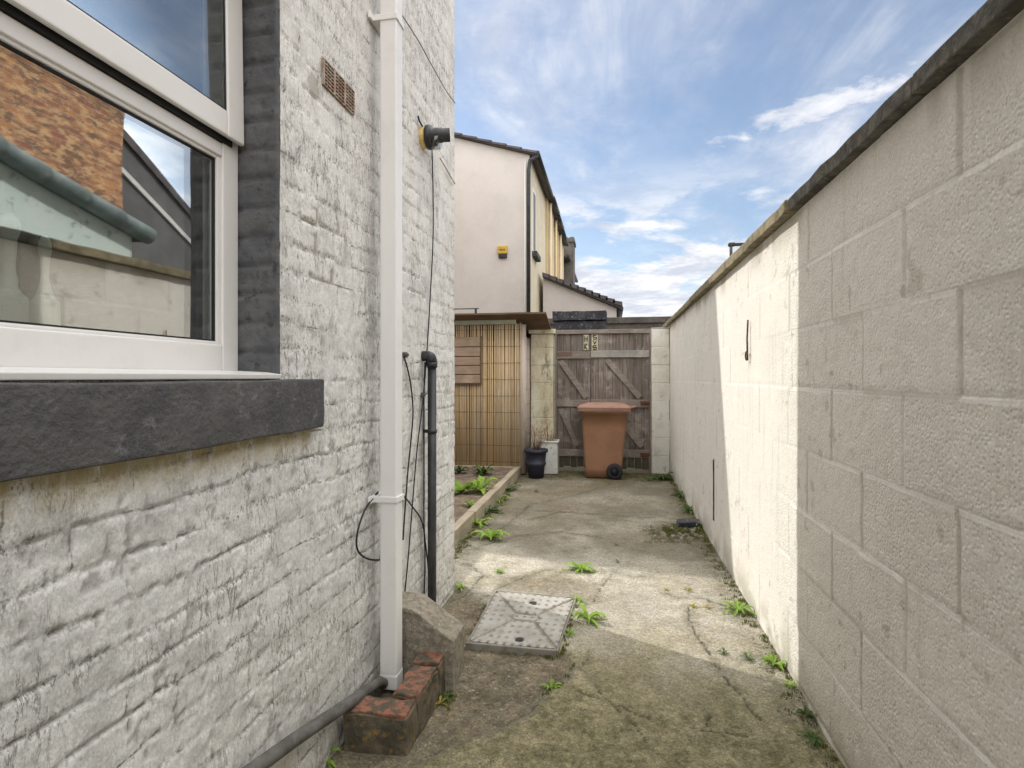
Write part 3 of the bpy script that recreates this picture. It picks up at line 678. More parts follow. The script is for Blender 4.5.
def cable(name, pts, r, lab, mat='cable', group='cables on the white wall', off=.012):
    P = []
    for p in pts:
        o = p[2] if len(p) > 2 else off
        y, z = atX(p[0], p[1], XL + o); P.append(Vector((XL + o, y, z)))
    out = []
    for i in range(len(P) - 1):
        a, b, c, d_ = P[max(i - 1, 0)], P[i], P[i + 1], P[min(i + 2, len(P) - 1)]
        for k in range(6):
            t = k / 6; out.append(.5 * ((2 * b) + (c - a) * t + (2 * a - 5 * b + 4 * c - d_) * t * t + (3 * b - 3 * c + d_ - a) * t ** 3))
    out.append(P[-1]); m = MB(); m.tube(out, r, 8)
    return tag(m.build(name, M[mat]), lab, 'cable', group)
cable('cable', [(432, 150), (433, 190), (433, 240), (430, 300), (427, 350), (423, 400), (417, 450), (412, 510), (408, 560), (404, 600)], .0032, 'long thin black cable hanging from the security light down the wall')
cable('cable', [(404, 356), (410, 380), (413, 410), (411, 440), (408, 470), (405, 510), (403, 540)], .0036, 'thick black cable bulging from a wall clip right beside the white downpipe')
cable('cable', [(378, 492), (366, 508), (358, 530), (357, 548), (364, 557), (374, 560), (382, 558), (392, 545, .02)], .0036, 'loop of black cable sticking out left of the white downpipe')
cable('cable', [(402, 494), (412, 506), (422, 522), (426, 548), (429, 580), (428, 604)], .0036, 'black cable curving from the downpipe over to the black waste pipe')
cable('cable', [(400, 12), (418, 40), (430, 62), (440, 80), (447, 92), (455, 103)], .0028, 'grey cable sloping down to the house corner above the security light', 'grey_cable')
cable('cable', [(418, 116), (420, 122), (426, 132)], .004, 'short black cable stub entering the top of the security light')
cable('cable', [(440, 158), (448, 172), (455, 184)], .003, 'short pale cable sloping to the house corner below the security light', 'grey_cable')
cable('cable', [(425, 362), (424, 400), (424, 440), (424, 480), (424, 520), (425, 560), (424, 600)], .0034, 'black cable running straight down against the black waste pipe', off=.01)
for (px, py, lab) in [(404, 355, 'grey cable clip at the top of the thick black cable'), (421, 395, 'grey cable clip beside the upper black waste pipe')]:
    y, z = atX(px, py, XL); m = MB(); m.box(XL - .005, XL + .014, y - .012, y + .012, z - .012, z + .012); m.tube([(XL + .01, y - .02, z), (XL + .03, y - .02, z)], .006, 8)
    tag(m.build('cable_clip', M['grey_pipe'], None, .003, 2), lab, 'clip', 'clips on the white wall')
# grey waste pipe lying along the foot of the wall
a = (-.815, 1.80, .075); b_ = (-.838, 1.30, .0); 
p0 = g(372, 690, .09); p1 = g(268, 768, .03)
m = MB(); m.tube([(-.822, 1.93, .06), (-.825, 1.90, .085), (-.834, 1.65, .138), (-.845, 1.385, .200), (-.846, .95, .30), (-.846, .4, .43)], .019, 14)
tag(m.build('drain_pipe', M['grey_pipe']), 'grey plastic pipe sloping down along the foot of the white wall into the gully', 'pipe')
# ================================================================== gully surround, concrete block, access cover
xa, ya_ = g(404, 752); xb_, yb_ = g(444, 690)
gs = empty('gully_kerb', (xa, ya_, 0), 'low kerb of worn red bricks around the foot of the white downpipe', 'kerb')
Yf = ya_; Yr = yb_; Xo = (xa + xb_) / 2
def brick(x0, x1, y0, y1, z1, lab, rz=0):
    c = Vector(((x0 + x1) / 2, (y0 + y1) / 2, 0)); Mx = Matrix.Translation(c) @ Matrix.Rotation(R(rz), 4, 'Z') @ Matrix.Translation(-c)
    m = MB(); m.box(x0, x1, y0, y1, -.03, z1 - .012, 0, Mx)
    o = m.build('brick', M['mossy_brick'], gs, .004, 2); rough_edges(o, .007, 3, random.random() * 9, 16)
    m = MB(); m.box(x0 + .004, x1 - .004, y0 + .004, y1 - .004, z1 - .016, z1, 0, Mx); p = m.build('worn_face', M['rust_brick'], o, .004, 2); rough_edges(p, .007, 4, random.random() * 9, 22)
    o['label'] = lab
brick(Xo - .215, Xo - .002, Yf, Yf + .095, .112, 'front brick of the kerb with an orange worn top', 2)
brick(Xo - .095, Xo + .004, Yf + .103, Yf + .103 + .20, .118, 'long side brick of the kerb', -2)
brick(Xo - .10, Xo + .006, Yf + .31, Yf + .40, .122, 'rear side brick of the kerb', 3)
m = MB(); m.box(XL + .012, Xo - .06, Yf + .09, Yf + .40, -.03, .012); o = m.build('gully_floor', M['mossy_brick'], gs); rough_edges(o, .008, 4, 5, 20)
bx, by = g(453, 686)
zt2 = H - (642 - VY) / ((686 - VY) / H) ; x0w = XL - .0
m = MB(); m.prism([(XL + .004, -.03), (bx, -.03), (bx + .002, zt2 + .0), (bx - .165, zt2 + .112), (XL + .004, zt2 + .118)], 'y', by, by + .16)
cb_ = m.build('concrete_block', M['concrete_rough'], None, .006, 2); rough_edges(cb_, .003, 6, 4, 35)
tag(cb_, 'rough concrete block with a sloping top standing behind the downpipe against the wall', 'block')
# access cover
q = [g(495, 590, .011), g(577, 597, .011), g(558, 651, .011), g(466, 643, .011)]
cov = empty('access_cover', (q[3][0], q[3][1], 0), 'square galvanised metal access cover set in the concrete path', 'drain cover')
def Q(u, v, z):
    a, b, c, d = q
    x = (1 - v) * ((1 - u) * d[0] + u * c[0]) + v * ((1 - u) * a[0] + u * b[0]); y = (1 - v) * ((1 - u) * d[1] + u * c[1]) + v * ((1 - u) * a[1] + u * b[1])
    return (x, y, z)
m = MB()
def qbox(m, u0, u1, v0, v1, z0, z1):
    vs = [Q(u, v, z) for z in (z0, z1) for v in (v0, v1) for u in (u0, u1)]
    m.add(vs, [(0, 2, 3, 1), (4, 5, 7, 6), (0, 1, 5, 4), (2, 6, 7, 3), (0, 4, 6, 2), (1, 3, 7, 5)])
e = .022
N = 170; hz = []
A2 = np.linspace(e + .006, 1 - e - .006, N)
U, V = np.meshgrid(A2, A2, indexing='ij')
def creases(U, V):
    h = np.zeros(U.shape); c = .5
    for (x0, y0) in [(0, 0), (1, 0), (0, 1), (1, 1)]:
        x1, y1 = .5 + (x0 - .5) * .24, .5 + (y0 - .5) * .12
        h = np.maximum(h, 1 - sstep(.008, .024, dist_poly(U, V, [(x0, y0), (x1, y1)])))
    hexa = [(.38, .44), (.62, .44), (.66, .5), (.62, .56), (.38, .56), (.34, .5), (.38, .44)]
    h = np.maximum(h, 1 - sstep(.008, .024, dist_poly(U, V, hexa))); return h
hh = creases(U, V)
fu, fv = (U * 11) % 1 - .5, (V * 11) % 1 - .5; dots = (1 - sstep(.16, .30, np.hypot(fu, fv))) * (1 - sstep(.0, .4, hh))
dots = dots * (_h(np.floor(U * 11), np.floor(V * 11), 3) > .12)
zz = .011 - hh * .008 + dots * .003 + (fbm(U * 5, V * 5, 6) - .5) * .006
for (cu, cv) in [(.52, .80), (.55, .13)]:
    s2 = 1 - sstep(.7, 1.0, np.maximum(np.abs(U - cu) / .055, np.abs(V - cv) / .045)); zz = zz - s2 * .006
vs = [Q(U[i, j], V[i, j], float(zz[i, j])) for i in range(N) for j in range(N)]
m.add(vs, [(i * N + j, (i + 1) * N + j, (i + 1) * N + j + 1, i * N + j + 1) for i in range(N - 1) for j in range(N - 1)], 0, True)
kk = 0
for i in range(N - 1):
    for j in range(N - 1):
        if hh[i, j] > .55 or dots[i, j] > .5: m.m[kk] = 1  # creases and raised dots take the darker metal
        kk += 1
m.build('lid', [M['metal_cover'], M['metal_dark']], cov)
m = MB(); qbox(m, 0, e, 0, 1, -.03, .0112); qbox(m, 1 - e, 1, 0, 1, -.03, .0112); qbox(m, e, 1 - e, 0, e, -.03, .012); qbox(m, e, 1 - e, 1 - e, 1, -.03, .012); m.build('frame', M['metal_dark'], cov, .002, 1)
# lifting slots
for (cu, cv) in [(.52, .80), (.55, .13)]:
    m = MB(); vs = [Q(cu + .045 * math.cos(w), cv + .028 * math.sin(w), .0105) for w in [i * math.pi / 10 for i in range(20)]]; m.add(vs, [tuple(range(20))]); m.build('lifting_slot', M['seal'], cov)
# ================================================================== block wall on the right
bw = empty('block_wall', (XR, 4, 0), 'long cream painted concrete block wall with flat coping on the right', 'wall')
ZB, CH_, BW, YJ = .01, .225, .4465, 1.276
BF = {}
def kfields(Y, Z):
    k = Y.shape
    if k in BF: return BF[k]
    wy = Y + (fbm(Y * 12, Z * 12, 101) - .5) * .008; wz = Z + (fbm(Y * 5, Z * 5, 102) - .5) * .008
    row = np.floor((wz - ZB) / CH_); fz = (wz - ZB) / CH_ - row
    o = np.where(row % 2 == 0, .5, 0) + (_h(row, row * 0, 12) - .5) * .05
    by = (wy - YJ) / BW + o; colm = np.floor(by); fy = by - colm
    dz = np.minimum(fz, 1 - fz) * CH_; dy = np.minimum(fy, 1 - fy) * BW
    jr = _h(colm + np.round(fy), row, 22)
    dy = dy + np.where(jr < .28, .004, 0)
    hj = 1 - sstep(.0045, .0085, dz); vj = 1 - sstep(.003, .008, dy)
    near = 1 - sstep(2.2, 2.7, Y)
    # struck mortar: a slightly raised smeared bed joint with a groove at its lower side
    gro = (1 - sstep(0, .004, np.abs(fz * CH_ - .0115))) * .8
    disp = hj * .0016 * fbm(Y * 6, Z * 6, 106) - vj * .0038 - gro * .002
    cell = (_h(colm, row, 31) - .5) * .004 + (fbm(Y * 3, Z * 3, 103) - .5) * .008 + (fbm(Y * 30, Z * 30, 104) - .5) * .0035
    sm = .35 + .65 * near; disp = disp * sm + cell * sm; J_f = sm
    J = np.maximum(hj, vj * .8) * sm; gr = (1 - J * .85) * (.45 + .55 * near)
    gr = gr * (.6 + .8 * _h(colm, row, 33))
    stain = (1 - sstep(.0, .10 + .25 * fbm(Y * 3, Z * 0, 110), Z)) * .6 * sstep(.3, .6, fbm(Y * 9, Z * 9, 111))
    stain = stain + sstep(1.66, 1.80, Z) * .5 * sstep(.42, .68, fbm(Y * 7, Z * 2.2, 112))
    gx_ = sstep(.35, .6, fbm(Y * 10, row * 1.7, 119))
    stain = stain + gro * .22 * gx_ * sm
    stain = stain + (1 - sstep(.002, .006, np.abs(dy - .004))) * .30 * gx_ + vj * .2 * sm
    dr = sstep(.66, .74, fbm(Y * 34, Z * 1.6, 113, 3)) * sstep(.2, .9, fbm(Y * 2, Z * 2, 114)) * .28 + sstep(.70, .76, fbm(Y * 26, Z * 26, 115)) * .5 * sstep(.45, .62, fbm(Y * 3, Z * 3, 116))
    # rust streaks below the wall tie
    for (ys, zt_, zb_) in STREAKS: dr = np.maximum(dr, (1 - sstep(.005, .013, np.abs(Y - ys + (fbm(Z * 20, Z * 0 + 3, 117) - .5) * .008))) * (Z < zt_) * (Z > zb_) * .9)
    BF[k] = (disp, J, np.clip(stain, 0, 1), np.clip(dr, 0, 1), gr); return BF[k]
STREAKS = [(atX(714, 500, XR)[0], .62, .18)]
A = axis_pts((-.6, .9, .05), (.9, 2.3, .0062), (2.3, 3.6, .009), (3.6, 7.9, .018)); B = axis_pts((-.05, 1.81, .0065))
def kpos(Y, Z): return XR - kfields(Y, Z)[0], Y, Z
T = .215; Yn, Ye = -6., 7.9
ev = [(XR + T, Yn, -.1), (XR + T, Ye, -.1), (XR + T, Ye, 1.81), (XR + T, Yn, 1.81), (XR, -6, -.1), (XR, -.6, -.1), (XR, -.6, 1.81), (XR, -6, 1.81), (XR, Ye, -.1), (XR, Ye, 1.81)]
ef = [(0, 3, 2, 1), (4, 7, 6, 5), (4, 0, 3, 7), (8, 9, 2, 1), (7, 3, 2, 9)]
rwall = grid_mesh('wall_face', A, B, kpos, M['block'], bw, {'joint': lambda a, b: kfields(a, b)[1], 'stain': lambda a, b: kfields(a, b)[2], 'drip': lambda a, b: kfields(a, b)[3], 'grain': lambda a, b: kfields(a, b)[4]}, flip=True, extra=(ev, ef))
ys = [-6, -5.1, -4.2, -3.3, -2.4, -1.5, -.4, .5, 1.4, 2.29, 3.2, 4.1, 5.0, 5.9, 6.8, 7.9]
for i, (a, b) in enumerate(zip(ys[:-1], ys[1:])):
    dark = b < 2.4; dx = random.uniform(-.006, .006)
    m = MB(); m.box(XR - .036 + dx, XR + T + .03, a + .003, b - .003, 1.812, 1.862 + random.uniform(-.004, .004))
    o = m.build('coping', M['coping_dark'] if dark else M['coping_lichen'], bw, .005, 2); rough_edges(o, .005, 7 if b > 1 else 2, i, 9)
    if b > 2.2: o['label'] = 'lichen covered ochre coping slab' if not dark else 'dark weathered coping slab'
# iron hook on the wall
yh, zh = atX(747.5, 320, XR - .012); yh2, zh2 = atX(747.5, 358, XR - .012)
m = MB(); m.tube([(XR - .010, yh, zh), (XR - .014, yh, (zh + zh2) / 2), (XR - .012, yh, zh2 - .012)], .0045, 8)
pts = [(XR - .014, yh + .022 * math.sin(w) + .012, zh2 + .012 - .022 * math.cos(w)) for w in [i * math.pi / 8 for i in range(13)]]
m.tube(pts, .004, 8); tag(m.build('hook', M['rust']), 'thin rusty iron hook with a curled end on the white block wall', 'hook')
y_, z_ = STREAKS[0][0], .62
m = MB(); m.box(XR - .007, XR + .004, y_ - .006, y_ + .006, .19, .61); tag(rough_edges(m.build('iron_strap', M['rust']), .002, 6, 2, 20), 'thin rusty iron strip fixed upright low on the white block wall', 'strap')
# ================================================================== gate, pillars
YG = 7.04
def pX(px, Y=YG): return atY(px, 400, Y)[0]
def pZ(py, Y=YG, px=600): return atY(px, py, Y)[1]
def pillar(px0, px1, y0, y1, zt, mat, lab, name, courses=True):
    p = empty(name, ((px0 + px1) / 2, y0, 0), lab, 'pillar')
    m = MB(); x0, x1 = px0, px1; k = 0; z = 0
    while z < zt - .01:
        z1_ = min(z + .222, zt); m.box(x0 + random.uniform(-.003, .003), x1 + random.uniform(-.003, .003), y0 + random.uniform(-.003, .003), y1, z - .02 if z == 0 else z, z1_ - .008, 0); z = z1_
        k += 1
    m.box(x0 + .006, x1 - .006, y0 + .006, y1 - .006, -.02, zt - .02, 0)
    o = m.build('blocks', mat, p, .006, 2)
    return p
lp = pillar(pX(531), pX(553.5), YG - .02, YG + .2, pZ(333), M['pillar'], 'stained yellowish block pillar between the bamboo shed and the gate', 'gate_pillar')
m = MB(); m.box(pX(529), pX(555.5), YG - .04, YG + .22, pZ(333), pZ(328.5)); rough_edges(m.build('cap', M['pillar'], lp, .004), .004, 3)
rp = pillar(pX(651.5), XR - .004, YG - .0, YG + .2, pZ(328), M['pillar2'], 'narrow whitish block pillar between the gate and the long block wall', 'gate_pillar')
gt = empty('timber_gate', (pX(600), YG, 0), 'weathered grey double timber gate with diagonal braces behind the brown bin', 'gate')
zb0, zt0 = pZ(472), pZ(331)
def gz(py): return pZ(py, YG)
xL, xM, xRr = pX(556), pX(590.5), pX(650)
def leafp(x0, x1, n, zt, zb, lab):
    m = MB(); w = (x1 - x0) / n
    for i in range(n):
        m.box(x0 + i * w + .0025, x0 + (i + 1) * w - .0025, YG + .03 + random.uniform(-.002, .002), YG + .048, zb + random.uniform(-.01, .012), zt + random.uniform(-.006, .006))
    o = m.build('boards', M['gate'], gt, .002, 1); o['label'] = lab; return o
leafp(xL + .012, xM - .003, 5, gz(334), .05, 'boards of the narrow left gate leaf'); leafp(xM + .003, xRr - .008, 8, gz(334), .05, 'boards of the wide right gate leaf')
def rail(x0, x1, za, zb, mat, nm='rail', lab=None, y0=.004):
    m = MB(); m.box(x0, x1, YG + y0, YG + .0295, min(za, zb), max(za, zb)); o = m.build(nm, mat, gt, .003, 1)
    if lab: o['label'] = lab
    return o
rail(xL + .012, xM - .004, gz(351), gz(358.5), M['gate_rail']); rail(xL + .01, xL + .20, gz(351.5), gz(356), M['rail_paint'], lab='reddish paint left on the top rail', y0=.0)
rail(xM + .004, xRr - .01, gz(350.5), gz(357.5), M['rail_grey'], lab='grey painted top rail of the right gate leaf')
rail(xL + .012, xM - .004, gz(400), gz(407), M['gate_rail']); rail(xM + .004, xRr - .01, gz(399.5), gz(407), M['gate_rail'])
rail(xL + .012, xM - .004, gz(450), gz(457), M['gate_rail']); rail(xM + .004, xRr - .01, gz(449), gz(457), M['gate_rail'])
def brace(a, b, w=.034):
    (x0, z0), (x1, z1) = atY(*a, YG), atY(*b, YG); d = Vector((x1 - x0, 0, z1 - z0)); L = d.length; d.normalize(); n = Vector((-d.z, 0, d.x)) * w
    m = MB(); P0 = Vector((x0, 0, z0)); P1 = Vector((x1, 0, z1)); pl = [(P0 - n), (P1 - n), (P1 + n), (P0 + n)]
    m.prism([(p.x, p.z) for p in pl], 'y', YG + .006, YG + .0292); m.build('brace', M['gate_rail'], gt, .003, 1)
brace((560.5, 361), (586.5, 398)); brace((561, 409), (577, 446)); brace((607, 360), (640, 397.5)); brace((612, 410), (642, 447)); 
m = MB()
m.box(xL - .012, xL + .006, YG, YG + .07, 0, zt0 + .02); m.box(xRr - .004, xRr + .012, YG, YG + .07, 0, zt0 + .02); m.box(xL + .006, xRr - .004, YG + .001, YG + .07, gz(333.5), gz(329.5))
m.build('gate_frame', M['gate_rail'], gt, .003, 1)
for py in (454, 403):
    m = MB(); m.box(xRr - .115, xRr - .012, YG - .004, YG + .006, gz(py + 2), gz(py - 2)); m.tube([(xRr - .09, YG - .006, gz(py)), (xRr - .0, YG - .006, gz(py))], .007, 8)
    m.build('bolt', M['rust'], gt)
for (px0, px1, marks) in [(583.5, 588.5, 'HK'), (591.5, 598, 'SVS')]:
    x0, x1 = pX(px0), pX(px1); za, zb = gz(334.5), gz(350)
    m = MB(); m.box(x0, x1, YG + .012, YG + .026, zb, za); pl_ = m.build('gate_plate', M['cream_paint'], gt, .003, 1)
    m = MB(); n = len(marks); xc = (x0 + x1) / 2; w = (x1 - x0) * .26
    for i in range(n):
        z1_ = za - (za - zb) * (i + .14) / n; z0_ = za - (za - zb) * (i + .86) / n; zm = (z0_ + z1_) / 2; hh_ = .006; y = YG + .010
        ch = marks[i]
        segs = {'H': [(-w, z0_, -w, z1_), (w, z0_, w, z1_), (-w, zm, w, zm)], 'K': [(-w, z0_, -w, z1_), (-w, zm, w, z1_), (-w, zm, w, z0_)],
                'S': [(w, z1_, -w, z1_), (-w, z1_, -w, zm), (-w, zm, w, zm), (w, zm, w, z0_), (w, z0_, -w, z0_)], 'V': [(-w, z1_, 0, z0_), (0, z0_, w, z1_)]}[ch]
        for (a0, b0, a1, b1) in segs: m.tube([(xc + a0, y, b0), (xc + a1, y, b1)], .0055, 6)
    m.build('plate_mark', M['dark_slab'], pl_)
# ================================================================== shed with bamboo screen
xs0, xs1, ysf, ysb = -2.35, -1.035, 6.66, 7.45
zr = pZ(320, ysf, 500)
sh = empty('bamboo_shed', (-1.6, ysf, .05), 'shed clad in bamboo screening with a slatted panel under a brown board roof', 'shed')
def canes(name, x0, x1, y0, y1, z0, z1, mat, seed, lab=None):
    rnd = random.Random(seed); m = MB(); L = math.hypot(x1 - x0, y1 - y0); n = int(L / .0125)
    for i in range(n):
        t = (i + .5) / n; r = rnd.uniform(.0056, .0078); j = rnd.uniform(-.003, .003); o = rnd.uniform(-.004, .004)
        x, y = x0 + (x1 - x0) * t, y0 + (y1 - y0) * t; zt_ = z1 + rnd.uniform(-.03, .0)
        x += o; sl = rnd.uniform(-.008, .008); 
        m.tube([(x, y + j, z0), (x + sl * .5, y + j + rnd.uniform(-.003, .003), (z0 + z1) / 2), (x + sl, y + j, zt_)], [r, r * rnd.uniform(.85, 1), r * .85], 6)
    o = m.build(name, mat, sh)
    m = MB()
    for k in range(9):
        z = z0 + (z1 - z0) * (k + .5) / 9; off = (.0085 if y0 == y1 else 0); offx = (.0085 if y0 != y1 else 0)
        m.tube([(x0 + offx, y0 - off, z), ((x0 + x1) / 2 + offx, (y0 + y1) / 2 - off, z + rnd.uniform(-.004, .004)), (x1 + offx, y1 - off, z)], .0018, 5)
    m.build('binding_wire', M['rust'], o)
    if lab: o['label'] = lab
    return o
canes('bamboo_screen', xs0, xs1 - .03, ysf, ysf, .05, zr - .02, M['bamboo'], 1)
canes('bamboo_screen', xs1, xs1 + .0, ysf + .02, ysb, .02, zr - .20, M['bamboo_pale'], 2, 'bleached bamboo screen on the side of the shed')
m = MB(); m.tube([(xs1 - .022, ysf + .012, .02), (xs1 - .026, ysf + .01, 1.0), (xs1 - .018, ysf + .014, zr - .06)], [.036, .034, .035], 14); o = m.build('corner_post', M['bamboo_pale'], sh)
m = MB(); m.box(xs0, xs1 - .012, ysf + .014, ysb, .02, zr - .25); m.build('shed_body', M['shed_board'], sh)
x0_, x1_ = pX(440, ysf - .03), pX(481, ysf - .03)
m = MB(); zs = [pZ(v, ysf - .03, 470) for v in (337, 347, 356.5, 365.5, 374.5, 383.5)]
for i in range(5): m.box(x0_, x1_ - .012, ysf - .034 - random.uniform(0, .004), ysf - .016, zs[i + 1] + .006, zs[i] - .004)
o = m.build('slatted_panel', M['shutter'], sh, .002, 1)
m = MB(); m.box(x1_ - .012, x1_ + .006, ysf - .04, ysf - .012, zs[-1] - .012, zs[0] + .012); m.box(x0_, x1_ - .012, ysf - .038, ysf - .012, zs[-1] - .012, zs[-1] + .002); m.box(x0_, x1_ - .012, ysf - .016, ysf - .01, zs[-1], zs[0])
m.build('panel_frame', M['shed_board'], o)
zf0, zf1 = pZ(324.5, ysf - .02, 490), pZ(317, ysf - .02, 490)
m = MB(); m.box(xs0, pX(516, ysf - .02), ysf - .026, ysf - .012, zf0, zf1); m.build('fascia', M['fascia'], sh, .002, 1)
yr0, yr1 = 6.46, 7.42
(xe, ze) = atY(537, 312, yr0); (xe2, ze2) = atY(551, 328, 7.0); sl = (ze2 - ze) / (7.0 - yr0)
m = MB(); m.prism([(yr0, ze - .02), (yr0, ze), (yr1, ze + sl * (yr1 - yr0)), (yr1, ze + sl * (yr1 - yr0) - .02)], 'x', xs0 - .1, xe2)
o = m.build('roof', M['shed_board'], sh); rough_edges(o, .006, 5, 3, 5)
m = MB(); m.box(xs0 - .1, pX(478, yr0), yr0 + .03, yr0 + .05, ze + .055, ze + .065); m.box(pX(474, yr0), pX(476, yr0), yr0 + .03, yr0 + .05, ze - .01, ze + .055); m.build('roof_edge_strip', M['dark_slab'], sh)
# bed edging
m = MB(); ye = g(521, 475)[1]
yy = YC + .12; k = 0
bedge = empty('bed_edging', (-1.11, 4, 0), 'low timber edging along the planting bed beside the path', 'edging')
while yy < ye:
    y2 = min(yy + 1.15, ye); m = MB(); m.box(-1.14 + random.uniform(-.004, .004), -1.075 + random.uniform(-.005, .005), yy + .004, y2, -.02, .108 + random.uniform(-.006, .004))
    o = m.build('board', M['sleeper'], bedge, .005, 2); rough_edges(o, .005, 5, yy, 7); yy = y2
m = MB(); m.box(-2.3, -1.14, ye - .06, ye, -.02, .10); o = m.build('board', M['sleeper'], bedge, .005, 2)
# ================================================================== wheelie bin
Yb0, Yb1 = 6.55, 6.98; Yc = Yb0
def bX(px): return atY(px, 440, Yc)[0]
def bZ(py): return atY(603, py, Yc)[1]
wb = empty('wheelie_bin', (bX(603), 6.76, 0), 'brown wheeled bin with faded lid standing in front of the timber gate', 'bin')
m = MB(); zt_, zb_ = bZ(411), .012; xt0, xt1, xb0, xb1 = bX(581.5), bX(627), bX(584.5), bX(621.5)
rows = [(zb_, xb0, xb1, .035), (zb_ + .10, xb0 - .001, xb1 + .004, .035), (zt_ * .75, xt0 + .008, xt1 - .010, .02), (zt_ - .03, xt0, xt1, 0), (zt_ - .03, xt0 - .012, xt1 + .012, -.012), (zt_, xt0 - .012, xt1 + .012, -.012)]
vs = []; n = 0
def rr(x0, x1, y0, y1, z, r=.035, k=4):
    out = []
    for (cx, cy, a0) in [(x1 - r, y1 - r, 0), (x0 + r, y1 - r, 90), (x0 + r, y0 + r, 180), (x1 - r, y0 + r, 270)]:
        for i in range(k + 1): w = R(a0 + 90 * i / k); out.append((cx + r * math.cos(w), cy + r * math.sin(w), z))
    return out
rings = [rr(x0, x1, Yb0 + yo, Yb1 - yo, z) for (z, x0, x1, yo) in rows]; n = len(rings[0])
vs = [p for r_ in rings for p in r_]; fs = [tuple(range(n))[::-1], tuple(len(vs) - n + i for i in range(n))]
for i in range(len(rings) - 1): fs += [(i * n + k, i * n + (k + 1) % n, (i + 1) * n + (k + 1) % n, (i + 1) * n + k) for k in range(n)]
m.add(vs, fs, 0); body = m.build('body', M['bin'], wb, .0)
for p in body.data.polygons: p.use_smooth = len(p.vertices) == 4 and abs(p.normal.z) < .5
m = MB(); lx0, lx1 = bX(577), bX(631)
rings = [rr(lx0, lx1, Yb0 - .03, Yb1 + .03, bZ(411.5), .03), rr(lx0 - .002, lx1 + .002, Yb0 - .032, Yb1 + .032, bZ(407.5), .03), rr(lx0 + .01, lx1 - .01, Yb0 - .02, Yb1 + .02, bZ(406.5), .04), rr(lx0 + .09, lx1 - .09, Yb0 + .07, Yb1 - .07, bZ(404.0), .05), rr(lx0 + .13, lx1 - .13, Yb0 + .11, Yb1 - .11, bZ(403.4), .05)]
vs = [p for r_ in rings for p in r_]; n = len(rings[0]); fs = [tuple(range(n))[::-1], tuple(len(vs) - n + i for i in range(n))]
for i in range(len(rings) - 1): fs += [(i * n + k, i * n + (k + 1) % n, (i + 1) * n + (k + 1) % n, (i + 1) * n + k) for k in range(n)]
m.add(vs, fs); m.build('lid', M['bin_lid'], wb, .002, 1)
m = MB(); m.tube([(lx1 - .02, Yb0 + .05, bZ(408)), (lx1 + .045, Yb0 + .06, bZ(407)), (lx1 + .05, Yb0 + .2, bZ(407)), (lx1 + .045, Yb1 - .06, bZ(407)), (lx1 - .02, Yb1 - .05, bZ(408))], .014, 10); m.build('handle', M['bin_lid'], wb)
rw = .092; wx = bX(614.5)
for yw in (Yb0 - .022, Yb1 - .022):
    m = MB(); m.lathe([(.048, -.0), (.074, .0), (rw, .008), (rw, .036), (.074, .044), (.048, .044)], (wx, yw, rw), 28, axis='y'); w_ = m.build('wheel', M['tyre'], wb)
    m = MB(); m.lathe([(0, .012), (.018, .004), (.02, .012), (.048, .01), (.048, .034), (0, .034)], (wx, yw, rw), 24, axis='y'); m.build('rim', M['black_plastic'], w_)
m = MB(); m.tube([(wx, Yb0, rw), (wx, Yb1, rw)], .012, 8); m.build('axle', M['rust'], wb)
# ================================================================== white box, dark pot with dead plant
Yx = 6.74
x0_, z_ = atY(541, 474, Yx); x1_ = atY(557.5, 474, Yx)[0]; zt_ = atY(548, 441, Yx)[1]
wbx = empty('white_box', ((x0_ + x1_) / 2, Yx, 0), 'narrow white open topped box standing behind the dark pot at the gate pillar', 'box')
m = MB(); bx0 = x0_ - .03; tk = .012
for (a, b, c, d) in [(bx0, x1_, Yx, Yx + tk), (bx0, x1_, Yx + .2 - tk, Yx + .2), (bx0, bx0 + tk, Yx + tk, Yx + .2 - tk), (x1_ - tk, x1_, Yx + tk, Yx + .2 - tk)]: m.box(a, b, c, d, .01, zt_ - .02)
m.box(bx0 + tk, x1_ - tk, Yx + tk, Yx + .2 - tk, .01, .03); m.build('box_body', M['white_box'], wbx, .003, 1)
m = MB()
for (a, b, c, d) in [(bx0 - .012, x1_ + .014, Yx - .012, Yx + tk + .002), (bx0 - .012, x1_ + .014, Yx + .19, Yx + .212), (bx0 - .012, bx0 + .012, Yx + tk + .002, Yx + .19), (x1_ - .012, x1_ + .014, Yx + tk + .002, Yx + .19)]: m.box(a, b, c, d, zt_ - .02, zt_)
m.build('rim', M['white_box'], wbx, .003, 1)
Yp = 6.52; xc_, zp = atY(536, 475, Yp); hp = atY(536, 449, Yp)[1]; 
pt = empty('plant_pot', (xc_, Yp, 0), 'dark blue plastic plant pot stack with a dead plant beside the shed', 'plant pot')
m = MB(); k = hp
m.lathe([(0, .004), (.088, .004), (.105, k * .42), (.118, k * .46), (.120, k * .54), (.110, k * .55), (.122, k * .88), (.140, k * .90), (.142, k), (.130, k), (.118, k * .80), (0, k * .80)], (xc_, Yp, 0), 28)
m.build('pot', M['pot'], pt)
m = MB(); m.lathe([(0, k * .90), (.10, k * .89), (.124, k * .86)], (xc_, Yp, 0), 20); m.build('pot_soil', M['soil'], pt)
m = MB(); rnd = random.Random(4)
